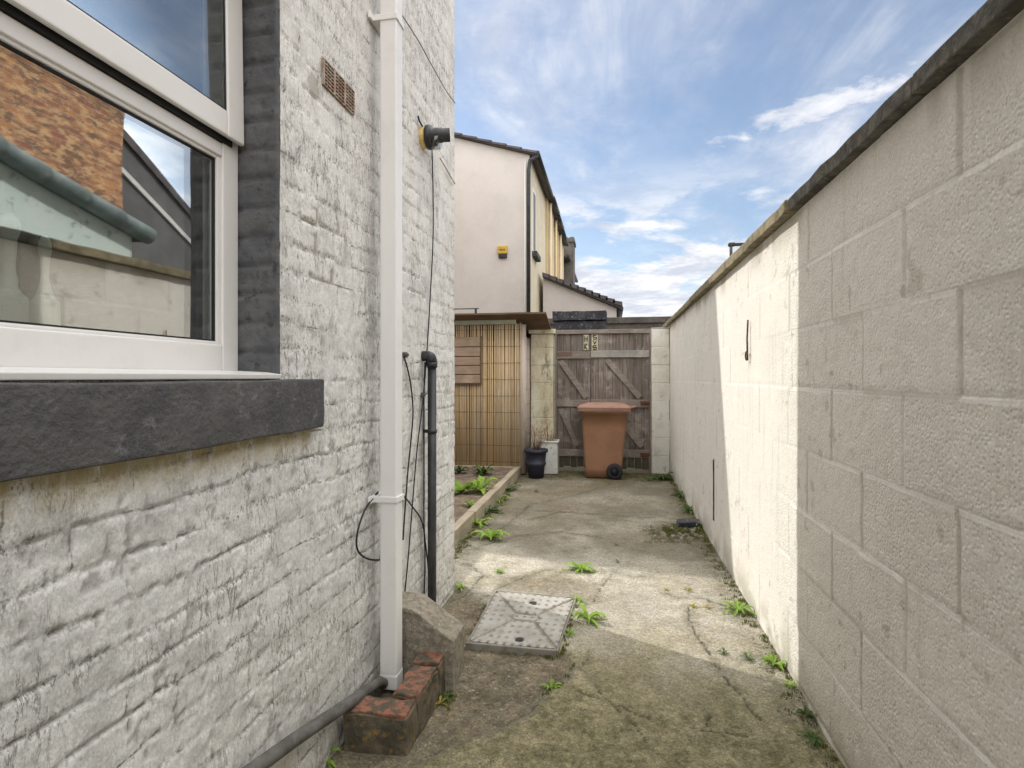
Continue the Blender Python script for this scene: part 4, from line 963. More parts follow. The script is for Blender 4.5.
for i in range(26):
    w = rnd.uniform(0, 6.28); r0 = rnd.uniform(0, .06); r1 = rnd.uniform(.05, .16); hh_ = rnd.uniform(.12, .34)
    p0_ = Vector((xc_ + r0 * math.cos(w), Yp + r0 * math.sin(w), k * .86)); p2 = Vector((xc_ + r1 * math.cos(w) + .02, Yp + r1 * math.sin(w), k * .86 + hh_)); p1_ = (p0_ + p2) / 2 + Vector((rnd.uniform(-.03, .03), rnd.uniform(-.03, .03), .03))
    m.tube([p0_, p1_, p2], [.003, .002, .001], 5)
    for j in range(3):
        q0 = p1_.lerp(p2, rnd.random()); m.tube([q0, q0 + Vector((rnd.uniform(-.05, .05), rnd.uniform(-.04, .04), rnd.uniform(.02, .06)))], [.0015, .0008], 4)
m.build('dead_stems', M['twig'], pt)
m = MB(); rnd = random.Random(9); xq = atY(551, 440, Yx)[0]
for i in range(22):
    x = xq + rnd.uniform(-.06, .04); y = Yx + .1 + rnd.uniform(-.05, .05); m.tube([(x, y, .05), (x + rnd.uniform(-.02, .02), y, .3), (x + rnd.uniform(-.05, .05), y, zt_ + rnd.uniform(.05, .22))], [.004, .003, .002], 5)
tag(m.build('dead_plant', M['twig']), 'bundle of brown dead stems sticking up from the white box', 'dead plant')
# ================================================================== behind the gate
Ya = 9.3
aw = empty('alley_wall', (0, Ya, 0), 'dark sooty brick wall across the alley behind the gate', 'wall')
zt_ = atY(640, 317, Ya)[1]
m = MB(); m.box(-4, 9, Ya, Ya + .23, -.05, zt_ - .1); m.build('brickwork', M['dark_brick'], aw)
m = MB(); m.box(-4, 9, Ya - .03, Ya + .26, zt_ - .1, zt_); o = m.build('coping', M['dark_brick'], aw, .01); rough_edges(o, .012, 12, 2, 3)
Yn = 7.9
dn = empty('dark_lintel', (atY(580, 320, Yn)[0], Yn, 0), 'black tarred slab roof over the space just behind the gate', 'lean-to roof')
x0_, z1_ = atY(552.5, 311.5, Yn); x1_, z0_ = atY(606.5, 319.5, Yn)
m = MB(); m.box(x0_, x1_, Yn, Yn + .5, z0_, z1_); o = m.build('slab', M['dark_slab'], dn, .006); rough_edges(o, .008, 6, 2, 8)
zz0 = atY(580, 329, Yn)[1]; m = MB(); m.box(x0_ + .01, x1_ - .01, Yn + .03, Yn + .5, zz0 - .05, z0_ - .012); m.build('beam', M['dark_slab'], dn, .004)
m = MB(); m.box(x0_ + .03, x0_ + .13, Yn + .1, Yn + .4, -.05, zz0 - .05); m.box(x1_ - .13, x1_ - .03, Yn + .1, Yn + .4, -.05, zz0 - .05); m.build('post', M['dark_brick'], dn)
# ------------------------------------------------------------------ rendered terrace
Yt = 12.0
xe_, ze_ = atY(529.5, 155, Yt); xv, zv = atY(457, 138, Yt); slp = (zv - ze_) / (xe_ - xv)
D1 = 15.3
t1 = empty('rendered_house', (xe_, Yt, 0), 'tall pinkish rendered house with black downpipe and yellow alarm box beyond the gate', 'house')
def yat(px, X): return atX(px, 300, X)[0] if False else None
def Yside(px):
    d = ray(px, 300); return xe_ * d[1] / d[0]
XLh = -9.
Y2 = Yside(545.5)
m = MB(); m.prism([(XLh, -.05), (xe_, -.05), (xe_, ze_), ((XLh + xe_) / 2, ze_ + slp * (xe_ - XLh) / 2), (XLh, ze_)], 'y', Yt, Y2)
wl = m.build('wall', [M['render_pink'], M['render_cream']], t1)
for p in wl.data.polygons:
    if p.normal.x > .9: p.material_index = 1
xm = (XLh + xe_) / 2; zm = ze_ + slp * (xe_ - XLh) / 2
def roof(y0, y1, root, ov=.1, dz=0):
    m = MB(); m.prism([(xe_ + .16, ze_ - .16 * slp + .005 + dz), (xe_ + .16, ze_ - .16 * slp + .06 + dz), (xm, zm + .08 + dz), (XLh - .2, ze_ + .06 + dz), (XLh - .2, ze_ + .005 + dz), (xm, zm + .012 + dz)], 'y', y0, y1)
    rf = m.build('roof', M['slate'], root)
    return rf
rf = roof(Yt - .10, Y2 - .01, t1)
# lapped verge tiles along the gable edge
m = MB(); n = 9; 
for i in range(12):
    xa_ = xe_ + .18 - i * .33; za_ = ze_ - .16 * slp + .035 + (xe_ + .16 - xa_) * slp; xb2 = xa_ - .36; zb2 = za_ + .36 * slp
    m.prism([(xa_, za_ + .0), (xa_, za_ + .05), (xb2, zb2 + .02), (xb2, zb2 - .02)], 'y', Yt - .13, Yt + .2)
m.build('verge_tile', M['slate'], rf)
m = MB(); m.tube([(xe_ + .19, Yt - .1, ze_ + .0), (xe_ + .19, Y2, ze_ + .0)], .045, 12); gu = m.build('gutter', M['black_plastic'], t1)
m = MB(); xd = atY(528.6, 200, Yt - .06)[0]; m.tube([(xe_ + .2, Yt - .05, ze_ - .02), (xe_ + .02, Yt - .06, ze_ - .14), (xd, Yt - .06, ze_ - .35), (xd, Yt - .06, .1)], .042, 12); m.build('downpipe', M['black_plastic'], t1)
m = MB(); xw = atY(525, 200, Yt - .03)[0]; m.tube([(xw, Yt - .02, ze_ - .15), (xw, Yt - .02, .1)], .015, 8); m.build('thin_pipe', M['pipe_white'], t1)
# alarm box
ax, az = atY(503, 252.5, Yt); al = empty('alarm_box', (ax, Yt, az), 'small yellow alarm box with dark lower half on the pinkish rendered house', 'alarm box')
m = MB(); m.box(ax - .105, ax + .105, Yt - .07, Yt - .002, az - .04, az + .135); b0_ = m.build('case', M['alarm'], al, .02, 3)
m = MB(); m.box(ax - .09, ax + .095, Yt - .06, Yt - .002, az - .125, az - .042); m.build('strobe', M['black_plastic'], al, .012, 2)
m = MB()
for k in range(4): m.box(ax - .065 + k * .034, ax - .042 + k * .034, Yt - .0735, Yt - .068, az + .03, az + .06)
m.build('lettering', M['rust'], b0_)
# side windows of the terrace (facing the alley side)
def sidewin(px0, px1, z0, z1, root, mat='pane_dark'):
    a, b = Yside(px0), Yside(px1)
    m = MB(); m.box(xe_ - .1, xe_ + .004, a, b, z0, z1); w_ = m.build('window', M['upvc'], root)
    m = MB(); m.box(xe_ - .02, xe_ + .012, a + .12, b - .12, z0 + .08, z1 - .08); m.build('pane', M[mat], w_)
    m = MB(); m.box(xe_ - .02, xe_ + .11, a - .08, b + .08, z0 - .11, z0); m.build('window_sill', M['dark_slab'], w_)
def zs_(px, py): return atX(px, py, xe_)[1]
sidewin(532.5, 535.8, zs_(534, 254), zs_(534, 190), t1)
houses = [(545.5, 551.5, 'tan', 'tan rendered terrace house directly behind the pinkish house', 0), (551.5, 556.5, 'cream', 'cream rendered terrace house, third along behind the pinkish house', -.05),
          (556.5, 562, 'tan', 'brownish terrace house next to the tall dark chimney', -.1), (562, 572.5, 'cream', 'farthest visible terrace house, beyond the dark chimney', -.5)]
prev = Y2
for i, (pa, pb, c_, lab, dz) in enumerate(houses):
    a, b = prev, Yside(pb); prev = b
    h_ = empty('terrace_house', (xe_, a, 0), lab, 'house')
    off = .06 * (-1) ** i
    m = MB(); m.prism([(XLh, -.05), (xe_ + off, -.05), (xe_ + off, ze_ + dz), (xm, zm + dz), (XLh, ze_ + dz)], 'y', a + .002, b - .002); m.build('wall', M['render_' + c_], h_)
    roof(a + .01, b - .01, h_, dz=dz)
    m = MB(); m.tube([(xe_ + .2, a + .03, ze_ + dz), (xe_ + .2, b - .03, ze_ + dz)], .06, 10); m.build('gutter', M['black_plastic'], h_)
    if i in (0, 1, 2):
        m = MB(); m.tube([(xe_ + .1, a + .25, ze_ + dz - .05), (xe_ + .1, a + .25, .1)], .045, 8); m.build('downpipe', M['render_' + ('cream' if c_ == 'tan' else 'tan')], h_)
yc0, yc1 = Yside(563.2), Yside(566.5)
dcy = yc0 + .2
cx0, cz1 = atY(562.5, 237, dcy); cx1, cz0 = atY(574.5, 262, dcy)
chm = empty('chimney_stack', (cx0, dcy, 3), 'dark chimney stack rising from the terrace roofs in the distance', 'chimney')
m = MB(); m.box(cx0 + .04, cx1 - .04, dcy, dcy + .9, -.05, cz1 - .1); m.box(cx0 + .0, cx1 - .0, dcy - .04, dcy + .94, cz1 - .2, cz1 - .06); m.build('stack', M['dark_brick'], chm, .01)
for k in range(2):
    m = MB(); m.lathe([(.09, -.07), (.10, .1), (.08, .12), (.08, .02)], ((cx0 * (1.6 - k) + cx1 * (.4 + k)) / 2, dcy + .45, cz1 - .03), 14); m.build('chimney_pot', M['mossy_brick'], chm)
# lean-to with sloping slate roof
Yl = 13.6
xl0, zl0 = atY(545.5, 277, Yl); xl1, zl1 = atY(620, 306, Yl)
xl0 = xe_ + .1; zl0 = zl1 + (zl0 - zl1) * (xl1 - xl0) / (xl1 - atY(545.5, 277, Yl)[0])
lt = empty('lean_to', (xl0, Yl, 0), 'single storey lean-to with pale gable and sloping dark slate roof beyond the gate', 'outbuilding')
m = MB(); m.prism([(xl0, -.05), (xl1 - .08, -.05), (xl1 - .08, zl1 - .05), (xl0, zl0 - .05)], 'y', Yl, Yl + 4); m.build('wall', M['render_pink'], lt)
m = MB(); m.prism([(xl0, zl0 - .045), (xl1 + .06, zl1 - .09), (xl1 + .06, zl1 + .02), (xl0, zl0 + .075)], 'y', Yl - .12, Yl + 4.1); rf = m.build('roof', M['slate'], lt)
m = MB()
for i in range(11):
    t0 = i / 11; t1_ = (i + 1.08) / 11; xa_, xb2 = xl0 + (xl1 - xl0) * t0, xl0 + (xl1 + .04 - xl0) * t1_; za_, zb2 = zl0 + (zl1 - zl0) * t0, zl0 + (zl1 - zl0) * t1_
    m.prism([(xa_, za_ - .02), (xa_, za_ + .055), (xb2, zb2 + .085), (xb2, zb2 - .02)], 'y', Yl - .16, Yl + .1)
m.build('verge_tile', M['slate'], rf)
m = MB(); m.tube([(xl1 + .03, Yl - .1, zl1 - .06), (xl1 + .03, Yl + 4, zl1 - .06)], .05, 10); m.tube([(xl1 + .0, Yl - .05, zl1 - .08), (xl1 - .02, Yl - .05, .1)], .035, 8); m.build('gutter', M['black_plastic'], lt)
# ------------------------------------------------------------------ neighbour's outrigger to the left, hidden behind our house (casts the shade over the gate end)
SD = Vector((1.574, -.79, -1.62)).normalized()
hN = 6.2; yE = lambda x: 3.12 + .488 * hN + (2.475 - .97 * hN - x) * .165
xr_, xl_ = -3.55, -8.4
nb = empty('neighbour_house', (xr_, 6.4, 0), 'neighbouring terrace house on the left beyond the planting bed', 'house')
m = MB(); m.prism([(xr_, yE(xr_)), (xr_, 10.2), (xl_, 10.2), (xl_, yE(xl_))], 'z', -.05, hN); m.build('wall', M['render_cream'], nb)
m = MB(); m.prism([(xr_ + .0, yE(xr_) - .0), (xr_ + .0, 10.2), (xl_ - .1, 10.2), (xl_ - .1, yE(xl_))], 'z', hN - .02, hN + .0); m.build('roof', M['slate'], nb)
# bed side fence further left
lf = empty('side_fence', (-3, 5, 0), 'timber fence along the far side of the planting bed on the left', 'fence')
m = MB(); y = YC + .05
while y < 8.5: m.box(-3.0, -2.98, y, y + .095, 0, 2.2); y += .1
m.build('boards', M['gate'], lf)
for y in (3.3, 5.1, 6.9):
    m = MB(); m.box(-3.08, -3.002, y, y + .08, 0, 2.22); m.build('post', M['gate'], lf)
# ------------------------------------------------------------------ buildings beyond the block wall, seen in the window's reflection
rb = empty('brick_building', (5, 5, 0), 'orange brick building reflected in the lower window pane', 'building')
m = MB(); m.box(5, 9, -6, 7.04, -.05, 5.35); m.build('wall', M['orange_brick'], rb)
m = MB(); m.box(4.85, 9.2, -6.1, 7.1, 5.352, 5.5); m.build('roof', M['slate'], rb)
ge = empty('green_lean_to', (2.0, 3, 0), 'pale green rendered outhouse with sloping tiled verge reflected in the lower window pane', 'outbuilding')
y0g, y1g = 1.2, 4.12; zg = lambda y: 2.43 + (4.12 - y) * .245
m = MB(); m.prism([(y0g, -.05), (y1g, -.05), (y1g, zg(y1g) - .06), (y0g, zg(y0g) - .06)], 'x', 2.0, 3.6); m.build('wall', M['render_green'], ge)
m = MB(); m.prism([(y0g, zg(y0g) - .058), (y1g + .1, zg(y1g) - .08), (y1g + .1, zg(y1g) - .03), (y0g, zg(y0g) - .01)], 'x', 1.93, 3.7); rg = m.build('roof', M['slate'], ge)
m = MB(); y = y1g + .12; i = 0
while y > 1.3:
    m.tube([(1.94, y, zg(y) + .0), (1.94, y - .33, zg(y - .33) + .0)], [.075, .068], 14); y -= .30
m.build('verge_tile', M['teal_tile'], rg)
gg = empty('grey_building', (6, 9, 0), 'dark grey rendered building with white bargeboard reflected in the lower window pane', 'building')
m = MB(); m.prism([(7.2, -.05), (12.5, -.05), (12.5, 2.6), (7.2, 5.6)], 'x', 6, 9); m.build('wall', M['render_grey'], gg)
m = MB(); m.prism([(7.1, 5.65), (12.6, 2.55), (12.6, 2.68), (7.1, 5.80)], 'x', 5.95, 9.1); m.build('roof', M['slate'], gg)
m = MB(); m.prism([(7.1, 5.10), (12.6, 2.0), (12.6, 2.09), (7.1, 5.19)], 'x', 5.96, 5.998); m.build('bargeboard', M['upvc'], gg)
# pole with arm seen above the block wall
Yq = 6.6
xq, zq = atY(731, 245, Yq); xq2, _ = atY(747, 245, Yq)
ap = empty('aerial_bracket', (xq, Yq, 0), 'dark metal post with a short arm showing above the block wall', 'bracket')
m = MB(); m.box(xq - .014, xq + .014, Yq - .014, Yq + .014, -.05, zq + .02); m.build('post', M['grey_pipe'], ap, .003, 1)
m = MB(); m.box(xq - .03, xq2 + .3, Yq - .02, Yq + .02, zq - .012, zq + .018); m.build('arm', M['black_plastic'], ap, .003, 1)
m = MB(); m.box(xq - .025, xq + .04, Yq - .025, Yq + .025, zq - .016, zq + .024); m.build('joint', M['black_plastic'], ap, .005, 1)
# ================================================================== weeds, stones, moss
def gh(x, y):
    return float(gpos_raw(np.array([[x]]), np.array([[y]])))
def weed(x, y, z, size, nleaf, seed, lab, mat='leaf', name='weed', group='weeds growing in the yard', upright=.5, width=.22):
    rnd = random.Random(seed); m = MB()
    for i in range(nleaf):
        w = 2 * math.pi * (i * .382 + rnd.uniform(-.06, .06)); L = size * rnd.uniform(.55, 1.1); up = upright * rnd.uniform(.5, 1.5)
        dx, dy = math.cos(w), math.sin(w); n = 8; W_ = L * width * rnd.uniform(.8, 1.25); tw = rnd.uniform(-.4, .4); vs = []
        for k in range(n + 1):
            t = k / n; r = L * (t - .18 * t * t * up); h = L * (up * t - (.55 * up + .25) * t * t) + .004
            prof = math.sin(math.pi * min(1, t * .92 + .06)) ** .8 * (1.0 if k % 2 else .66) * W_ * .5
            if k == 0: prof = W_ * .07
            ax_ = Vector((-dy, dx, tw * .5)).normalized(); c = Vector((x + dx * r, y + dy * r, z + max(h, .003)))
            vs += [c - ax_ * prof + Vector((0, 0, prof * .35)), c, c + ax_ * prof + Vector((0, 0, prof * .35))]
        fs = []
        for k in range(n):
            a = k * 3; fs += [(a, a + 1, a + 4, a + 3), (a + 1, a + 2, a + 5, a + 4)]
        m.add(vs, fs, 0, False)
    o = m.build(name, M[mat]); o.location = (0, 0, 0)
    return tag(o, lab, 'weed', group)
WD = [
 ((582, 570), .12, 18, 'leaf', 'largest bright green weed, at the sunlit crack right above the access cover'),
 ((500, 573), .055, 12, 'leaf', 'flat low green weed in the sunlit concrete left of the largest weed'),
 ((563, 571), .035, 6, 'leaf_yellow', 'tiny yellowish weed just left of the largest sunlit weed'),
 ((588, 620), .115, 16, 'leaf', 'bright weed right of the access cover where the house shadow begins'),
 ((579, 600), .06, 9, 'leaf', 'upright weed at the right upper corner of the access cover'),
 ((569, 636), .045, 8, 'leaf', 'small weed at the lower right edge of the access cover'),
 ((516, 646), .035, 7, 'leaf', 'tiny weed at the near edge of the access cover'),
 ((551, 686), .055, 9, 'leaf', 'green weed in the shaded crack below the access cover'),
 ((486, 606), .04, 7, 'leaf_dark', 'dull small weed at the left upper corner of the access cover'),
 ((617, 545), .03, 5, 'leaf_dark', 'dark tiny weed in the shade above the sunlit concrete'),
 ((618, 562), .03, 5, 'leaf_dark', 'dark tiny weed at the far edge of the sunlit concrete'),
 ((738, 612), .11, 13, 'leaf', 'large sunlit weed against the foot of the block wall'),
 ((774, 666), .08, 12, 'leaf', 'bright weed at the foot of the block wall near the corner of the house shadow'),
 ((790, 686), .04, 8, 'leaf', 'small weed tucked at the block wall right where the house shadow starts'),
 ((666, 590), .03, 6, 'leaf_yellow', 'pale tiny weed left of the brown tufts on the sunlit path'),
 ((707, 608), .035, 6, 'leaf_yellow', 'pale small weed right of the brown tufts on the sunlit path'),
 ((688, 590), .04, 9, 'leaf_yellow', 'upper brownish yellow tuft on the sunlit path'),
 ((693, 607), .04, 9, 'leaf_yellow', 'lower brownish yellow tuft on the sunlit path'),
 ((724, 654), .04, 8, 'leaf_dark', 'left dull weed on the sunlit path close to the house shadow edge'),
 ((748, 660), .045, 8, 'leaf_dark', 'right dull weed on the sunlit path close to the house shadow edge'),
 ((460, 588), .055, 9, 'leaf', 'weed at the foot of the white house corner'),
 ((466, 538), .17, 12, 'leaf', 'leafy weed low against the nearest end of the bed edging'),
 ((478, 525), .15, 12, 'leaf', 'second weed along the foot of the bed edging, near the house corner'),
 ((489, 512), .16, 12, 'leaf_dark', 'weed halfway along the foot of the bed edging'),
 ((498, 501), .12, 11, 'leaf', 'small bright weed along the far half of the bed edging'),
 ((508, 491), .13, 11, 'leaf_dark', 'dark weed at the far end of the bed edging'),
 ((662, 480), .17, 20, 'leaf_dark', 'dark weed clump at the foot of the right gate pillar'),
 ((650, 481), .07, 12, 'leaf_dark', 'low dark weed left of the clump at the right gate pillar'),
 ((684, 497), .14, 12, 'leaf_dark', 'dark weed at the shaded foot of the block wall near the gate'),
 ((690, 512), .14, 12, 'leaf_dark', 'dark weed at the shaded foot of the block wall above the dark stone'),
 ((702, 528), .08, 10, 'leaf', 'yellow green weed beside the dark stone at the block wall'),
 ((808, 716), .05, 10, 'leaf_dark', 'mossy dark weed in the shade at the foot of the near block wall'),
 ((815, 741), .06, 10, 'leaf_dark', 'nearest dark weed at the foot of the block wall'),
 ((322, 755), .07, 9, 'leaf', 'green weed at the foot of the white wall near the grey pipe'),
 ((447, 694), .045, 9, 'leaf_dark', 'small weed at the foot of the sloping concrete block'),
 ((440, 700), .04, 7, 'leaf_yellow', 'yellowish small weed beside the gully kerb bricks'),
 ((536, 492), .05, 9, 'leaf_dark', 'dark low weed on the path in front of the plant pot'),
]
for i, ((px, py), s_, n, mt, lab) in enumerate(WD):
    x, y = g(px, py); x = min(x, XR - .02)
    if py < 660 and px < 470 and px > 450: x = max(x, XL + .015)
    weed(x, y, gh(x, y) - .002, s_ * 1.05, n + 3, i + 10, lab, mt, upright=.85)
for i, ((px, py), s_, n, mt, lab, zz_) in enumerate([
 ((480, 490), .17, 16, 'leaf', 'big leafy weed in the middle of the planting bed', .08), ((461, 492), .17, 13, 'leaf', 'big leafy weed in the planting bed touching the house corner in view', .08),
 ((483, 474), .14, 18, 'leaf_dark', 'darker bushy weed at the back of the planting bed', .08), ((459, 472), .12, 14, 'leaf_dark', 'dark weed in the far left of the planting bed beside the shed', .08), ((470, 505), .07, 9, 'leaf', 'small weed in the near part of the planting bed', .08)]):
    x, y = g(px, py, .09); weed(x, y, zz_ - .005, s_ * 1.35, n + 6, i + 80, lab, mt, 'bed_weed', 'weeds in the planting bed', 1.1, .3)
# dark stone at the wall
x, y = g(690, 529); m = MB(); m.box(x - .09, x + .08, y, y + .12, -.01, .05); o = m.build('stone', M['dark_slab'], None, .01, 2); rough_edges(o, .01, 3, 3, 9); tag(o, 'dark flat stone lying against the foot of the block wall', 'stone')
# loose grit and small stones, uncountable

vlat = np.array([gx[0], gx[-1], gy[0], gy[-1]])
zz_g = np.array([0.]); _n = len(yard.data.vertices); _co = np.empty(_n * 3, np.float32); yard.data.vertices.foreach_get('co', _co); _zg = _co.reshape(-1, 3)[:, 2][:len(gx) * len(gy)].reshape(len(gx), len(gy))
def GHB(x, y):
    i = min(max(int(np.searchsorted(gx, x)), 0), len(gx) - 1); j = min(max(int(np.searchsorted(gy, y)), 0), len(gy) - 1); return float(_zg[i, j])
m = MB(); rnd = random.Random(12)
def stone(x, y, r):
    b = [(rnd.uniform(.6, 1.2) * math.cos(w), rnd.uniform(.6, 1.2) * math.sin(w)) for w in [k * math.pi / 3 for k in range(6)]]
    z = GHB(x, y)
    vs = [(x + a * r, y + c * r, z - .002) for a, c in b] + [(x + a * r * .6, y + c * r * .6, z + r * rnd.uniform(.3, .7)) for a, c in b]
    m.add(vs, [tuple(range(6, 12))] + [(k, (k + 1) % 6, 6 + (k + 1) % 6, 6 + k) for k in range(6)])
for i in range(900):
    px, py = rnd.uniform(400, 560), rnd.uniform(640, 768); x, y = g(px, py)
    if XL + .02 < x < XR: stone(x, y, abs(rnd.gauss(0, .0022)) + .001)
for i in range(700):
    x = XR - abs(rnd.gauss(0, .05)) - .01; y = rnd.uniform(1.5, 6.8); stone(x, y, abs(rnd.gauss(0, .003)) + .001)
for i in range(900):
    x, y = rnd.uniform(-.85, .68), rnd.uniform(1.6, 6.8); stone(x, y, abs(rnd.gauss(0, .0018)) + .0008)
for i in range(120):
    px, py = rnd.gauss(680, 14), rnd.gauss(534, 5); x, y = g(px, py); stone(min(x, XR - .02), y, abs(rnd.gauss(0, .012)) + .003)
for i in range(300):
    px, py = rnd.gauss(552, 10), rnd.gauss(652, 20); x, y = g(px, py); stone(x, y, abs(rnd.gauss(0, .0025)) + .001)
tag(m.build('grit', M['pebble']), kind='stuff', label='loose grit and small stones on the path', cat='grit')
m = MB()
def tuft(x, y, r):
    z = GHB(x, y) + .003
    for k in range(int(10 + r * 300)):
        a, b = rnd.gauss(0, r * .5), rnd.gauss(0, r * .5); h = rnd.uniform(.3, 1) * .010 + .002; w = .003
        th = rnd.uniform(0, 3.14); c, s_ = math.cos(th) * w, math.sin(th) * w
        m.add([(x + a - c, y + b - s_, z - .006), (x + a + c, y + b + s_, z - .006), (x + a + rnd.uniform(-w, w) * 2, y + b + rnd.uniform(-w, w) * 2, z + h)], [(0, 1, 2)])
for i in range(210):
    y = rnd.uniform(1.5, 7.0); tuft(XR - abs(rnd.gauss(0, .03)) - .005, y, rnd.uniform(.01, .03))
for i in range(220):
    px, py = rnd.gauss(680, 14), rnd.gauss(533, 4); x, y = g(px, py); tuft(min(x, XR - .01), y, .04)
for i in range(160): tuft(rnd.uniform(-.7, .68), rnd.gauss(6.75, .15), .04)
for i in range(160): tuft(-1.05 + abs(rnd.gauss(0, .03)), rnd.uniform(3.2, 6.2), .02)
for (a, b, k_) in [((470, 644), (560, 655), 26), ((560, 654), (577, 604), 24), ((545, 695), (577, 665), 12), ((490, 600), (468, 640), 8)]:
    for i in range(k_):
        t_ = rnd.random(); x, y = g(a[0] + (b[0] - a[0]) * t_ + rnd.gauss(0, 1.5), a[1] + (b[1] - a[1]) * t_ + rnd.gauss(0, 2)); tuft(x, y, .012)
for i in range(25): x, y = g(rnd.uniform(435, 455), rnd.uniform(688, 705)); tuft(x, y, .012)
tag(m.build('moss', M['moss']), kind='stuff', label='moss and tiny growth along the edges of the path', cat='moss')

# ================================================================== sky, sun, camera
w = bpy.data.worlds.new('World'); scene.world = w; w.use_nodes = True; nt = w.node_tree; n = nt.nodes; L = nt.links
bg = n['Background']; sky = n.new('ShaderNodeTexSky'); sky.sky_type = 'NISHITA'; sky.sun_disc = False
SUN = -SD; el = math.asin(SUN.z); az = math.atan2(SUN.x, SUN.y)
sky.sun_elevation = el; sky.sun_rotation = az; sky.air_density = 1.0; sky.dust_density = .6; sky.ozone_density = 1.6
bg.inputs['Strength'].default_value = SKY_S
def vmath(op, a, b=None):
    q_ = n.new('ShaderNodeMath'); q_.operation = op
    for i, v in enumerate((a, b)):
        if v is None: continue
        if isinstance(v, (int, float)): q_.inputs[i].default_value = v
        else: L.new(v, q_.inputs[i])
    return q_.outputs[0]
tc = n.new('ShaderNodeTexCoord'); sp = n.new('ShaderNodeSeparateXYZ'); L.new(tc.outputs['Generated'], sp.inputs[0])
zc = vmath('ADD', vmath('MAXIMUM', sp.outputs[2], 0.0), .10)
cx = vmath('DIVIDE', sp.outputs[0], zc); cy = vmath('DIVIDE', sp.outputs[1], zc)
cb = n.new('ShaderNodeCombineXYZ'); L.new(cx, cb.inputs[0]); L.new(cy, cb.inputs[1])
def cnoise(scale, det, rough, mapping_scale=(1, 1, 1), rot=0, loc=(0, 0, 0), dist=0):
    mp = n.new('ShaderNodeMapping'); mp.inputs['Scale'].default_value = mapping_scale; mp.inputs['Rotation'].default_value = (0, 0, rot); mp.inputs['Location'].default_value = loc
    L.new(cb.outputs[0], mp.inputs[0]); nz = n.new('ShaderNodeTexNoise'); nz.inputs['Scale'].default_value = scale; nz.inputs['Detail'].default_value = det; nz.inputs['Roughness'].default_value = rough; nz.inputs['Distortion'].default_value = dist
    L.new(mp.outputs[0], nz.inputs[0]); return nz.outputs[0]
def mr(f, a, b, lo=0., hi=1.):
    q_ = n.new('ShaderNodeMapRange'); q_.interpolation_type = 'SMOOTHSTEP'
    for i, v in enumerate((a, b, lo, hi)): q_.inputs[i + 1].default_value = v
    L.new(f, q_.inputs[0]); return q_.outputs[0]
cir = mr(cnoise(1.1, 6, .64, (1, .55, 1), R(25), (3.1, 1.7, 0), .5), .38, .68, .10, .72)     # thin high cloud
fine = mr(cnoise(5.5, 5, .62, (1, .35, 1), R(38), (1, 4, 0), .8), .35, .75, .55, 1.2)
cir = vmath('MULTIPLY', cir, fine)
cum = mr(cnoise(1.25, 7, .60, (1, 1, 1), 0, (7.3, 2.2, 0), .35), .46, .56)
elev = sp.outputs[2]
band = vmath('MULTIPLY', mr(elev, .02, .10), mr(elev, .40, .20))
low = mr(elev, .26, .10, 0, .75)                                                            # cloud bank low over the houses
cum2 = mr(vmath('ADD', cnoise(1.5, 7, .6, (1, 1, 1), 0, (2.7, 9.1, 0), .3), vmath('MULTIPLY', low, .22)), .50, .63)
cl = vmath('MAXIMUM', vmath('MAXIMUM', cir, vmath('MULTIPLY', cum, band)), vmath('MULTIPLY', cum2, mr(elev, .36, .24)))
cl.node.use_clamp = True
el_a = vmath('ADD', vmath('MULTIPLY', vmath('SUBTRACT', cx, .62), .77), vmath('MULTIPLY', vmath('SUBTRACT', cy, 1.77), -.64))
el_b = vmath('ADD', vmath('MULTIPLY', vmath('SUBTRACT', cx, .62), .64), vmath('MULTIPLY', vmath('SUBTRACT', cy, 1.77), .77))
ed_ = vmath('SQRT', vmath('ADD', vmath('POWER', vmath('DIVIDE', vmath('ABSOLUTE', el_a), .30), 2.), vmath('POWER', vmath('DIVIDE', vmath('ABSOLUTE', el_b), .085), 2.)))
puff = mr(vmath('ADD', ed_, vmath('MULTIPLY', vmath('SUBTRACT', cnoise(7., 6, .62, (1, 1, 1), 0, (2, 2, 0), .3), .5), 3.2)), 1.25, .35)
cl = vmath('MAXIMUM', cl, vmath('MULTIPLY', puff, .9)); cl.node.use_clamp = True
shade = mr(cnoise(3.2, 6, .65, (1, 1, 1), 0, (2.6, 9.0, 0.1), .2), .35, .65)
mixc = n.new('ShaderNodeMix'); mixc.data_type = 'RGBA'; L.new(shade, mixc.inputs[0]); mixc.inputs[6].default_value = (*[CLOUD * v for v in (.62, .66, .76)], 1); mixc.inputs[7].default_value = (*[CLOUD * v for v in (1.0, .99, 1.0)], 1)
mixs = n.new('ShaderNodeMix'); mixs.data_type = 'RGBA'; L.new(cl, mixs.inputs[0]); gm = n.new('ShaderNodeMix'); gm.data_type = 'RGBA'; gm.blend_type = 'MULTIPLY'; gm.inputs[0].default_value = 1; L.new(sky.outputs[0], gm.inputs[6]); gm.inputs[7].default_value = (1.12, 1.06, 1.0, 1); L.new(gm.outputs[2], mixs.inputs[6]); L.new(mixc.outputs[2], mixs.inputs[7])
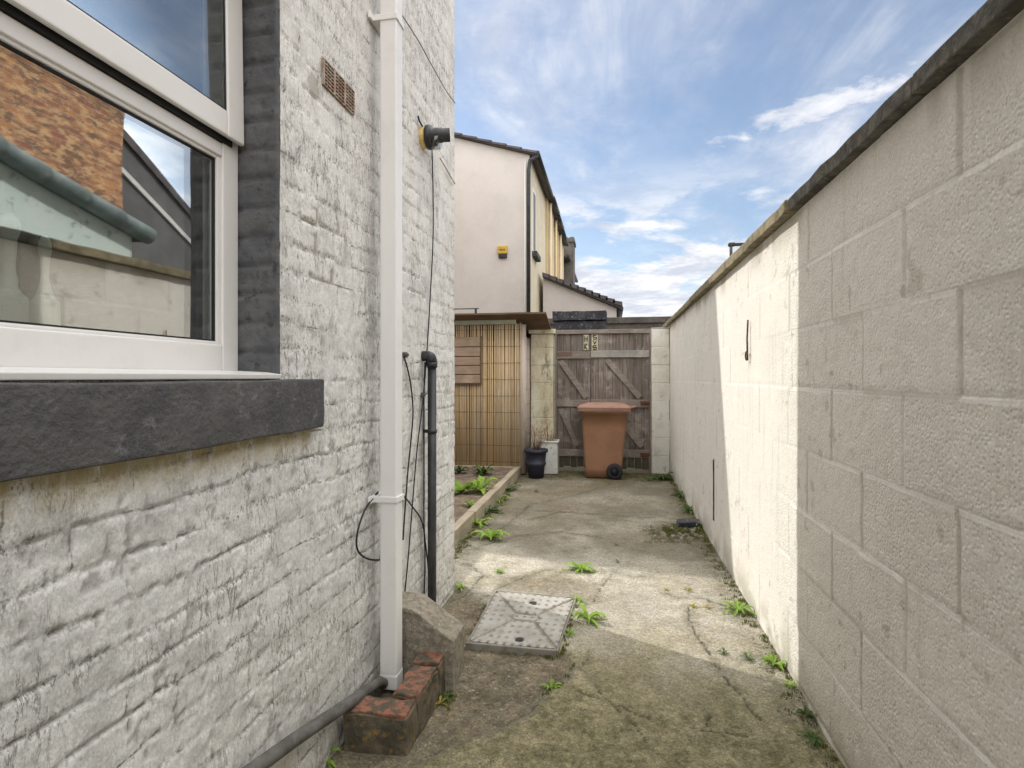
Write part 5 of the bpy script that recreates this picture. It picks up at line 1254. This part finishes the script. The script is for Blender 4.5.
# bright cloud added overhead and behind the viewer, out of view, to fill the shade
back = vmath('MAXIMUM', mr(sp.outputs[2], .55, .75, 0, ZEN), vmath('MULTIPLY', vmath('MULTIPLY', mr(sp.outputs[1], .0, -.4), mr(sp.outputs[2], -.02, .12)), BCK))
fill_noise = mr(cnoise(1.6, 5, .6, (1, 1, 1), 0, (4, 4, 0)), .25, .6, .55, .95)
mixb = n.new('ShaderNodeMix'); mixb.data_type = 'RGBA'; L.new(vmath('MULTIPLY', back, fill_noise), mixb.inputs[0]); bst = n.new('ShaderNodeMix'); bst.data_type = 'RGBA'; bst.blend_type = 'MULTIPLY'; bst.inputs[7].default_value = (3.2, 3.1, 2.9, 1)  # sky brightened to the right, out of view, for the window reflection
L.new(vmath('MULTIPLY', mr(sp.outputs[0], .56, .66), mr(sp.outputs[2], .05, .2)), bst.inputs[0]); L.new(mixs.outputs[2], bst.inputs[6]); L.new(bst.outputs[2], mixb.inputs[6]); mixb.inputs[7].default_value = (FILL_SKY * 1.0, FILL_SKY * .97, FILL_SKY * .925, 1)
L.new(mixb.outputs[2], bg.inputs[0])
sl_ = bpy.data.lights.new('sun', 'SUN'); sl_.energy = SUN_E; sl_.angle = R(.5); sl_.color = (1, .96, .90)
so = bpy.data.objects.new('sun', sl_); COL.objects.link(so); so.rotation_euler = SD.to_track_quat('-Z', 'Y').to_euler(); so.location = (-10, 6, 12)
cam = bpy.data.cameras.new('camera'); co = bpy.data.objects.new('camera', cam); COL.objects.link(co); scene.camera = co
co.location = (0, 0, H); co.rotation_euler = (R(90), 0, PSI)
cam.sensor_width = 36; cam.lens = 36 * F / 1024; cam.shift_y = -(384 - VY) / 1024; cam.clip_start = .05; cam.clip_end = 2000
scene.view_settings.view_transform = 'Standard'; scene.view_settings.look = 'None'; scene.view_settings.gamma = 1; scene.view_settings.exposure = EXPO; scene.view_settings.use_curve_mapping = False
scene.cycles.max_bounces = 8; scene.cycles.diffuse_bounces = 4; scene.cycles.glossy_bounces = 4; scene.cycles.transparent_max_bounces = 8
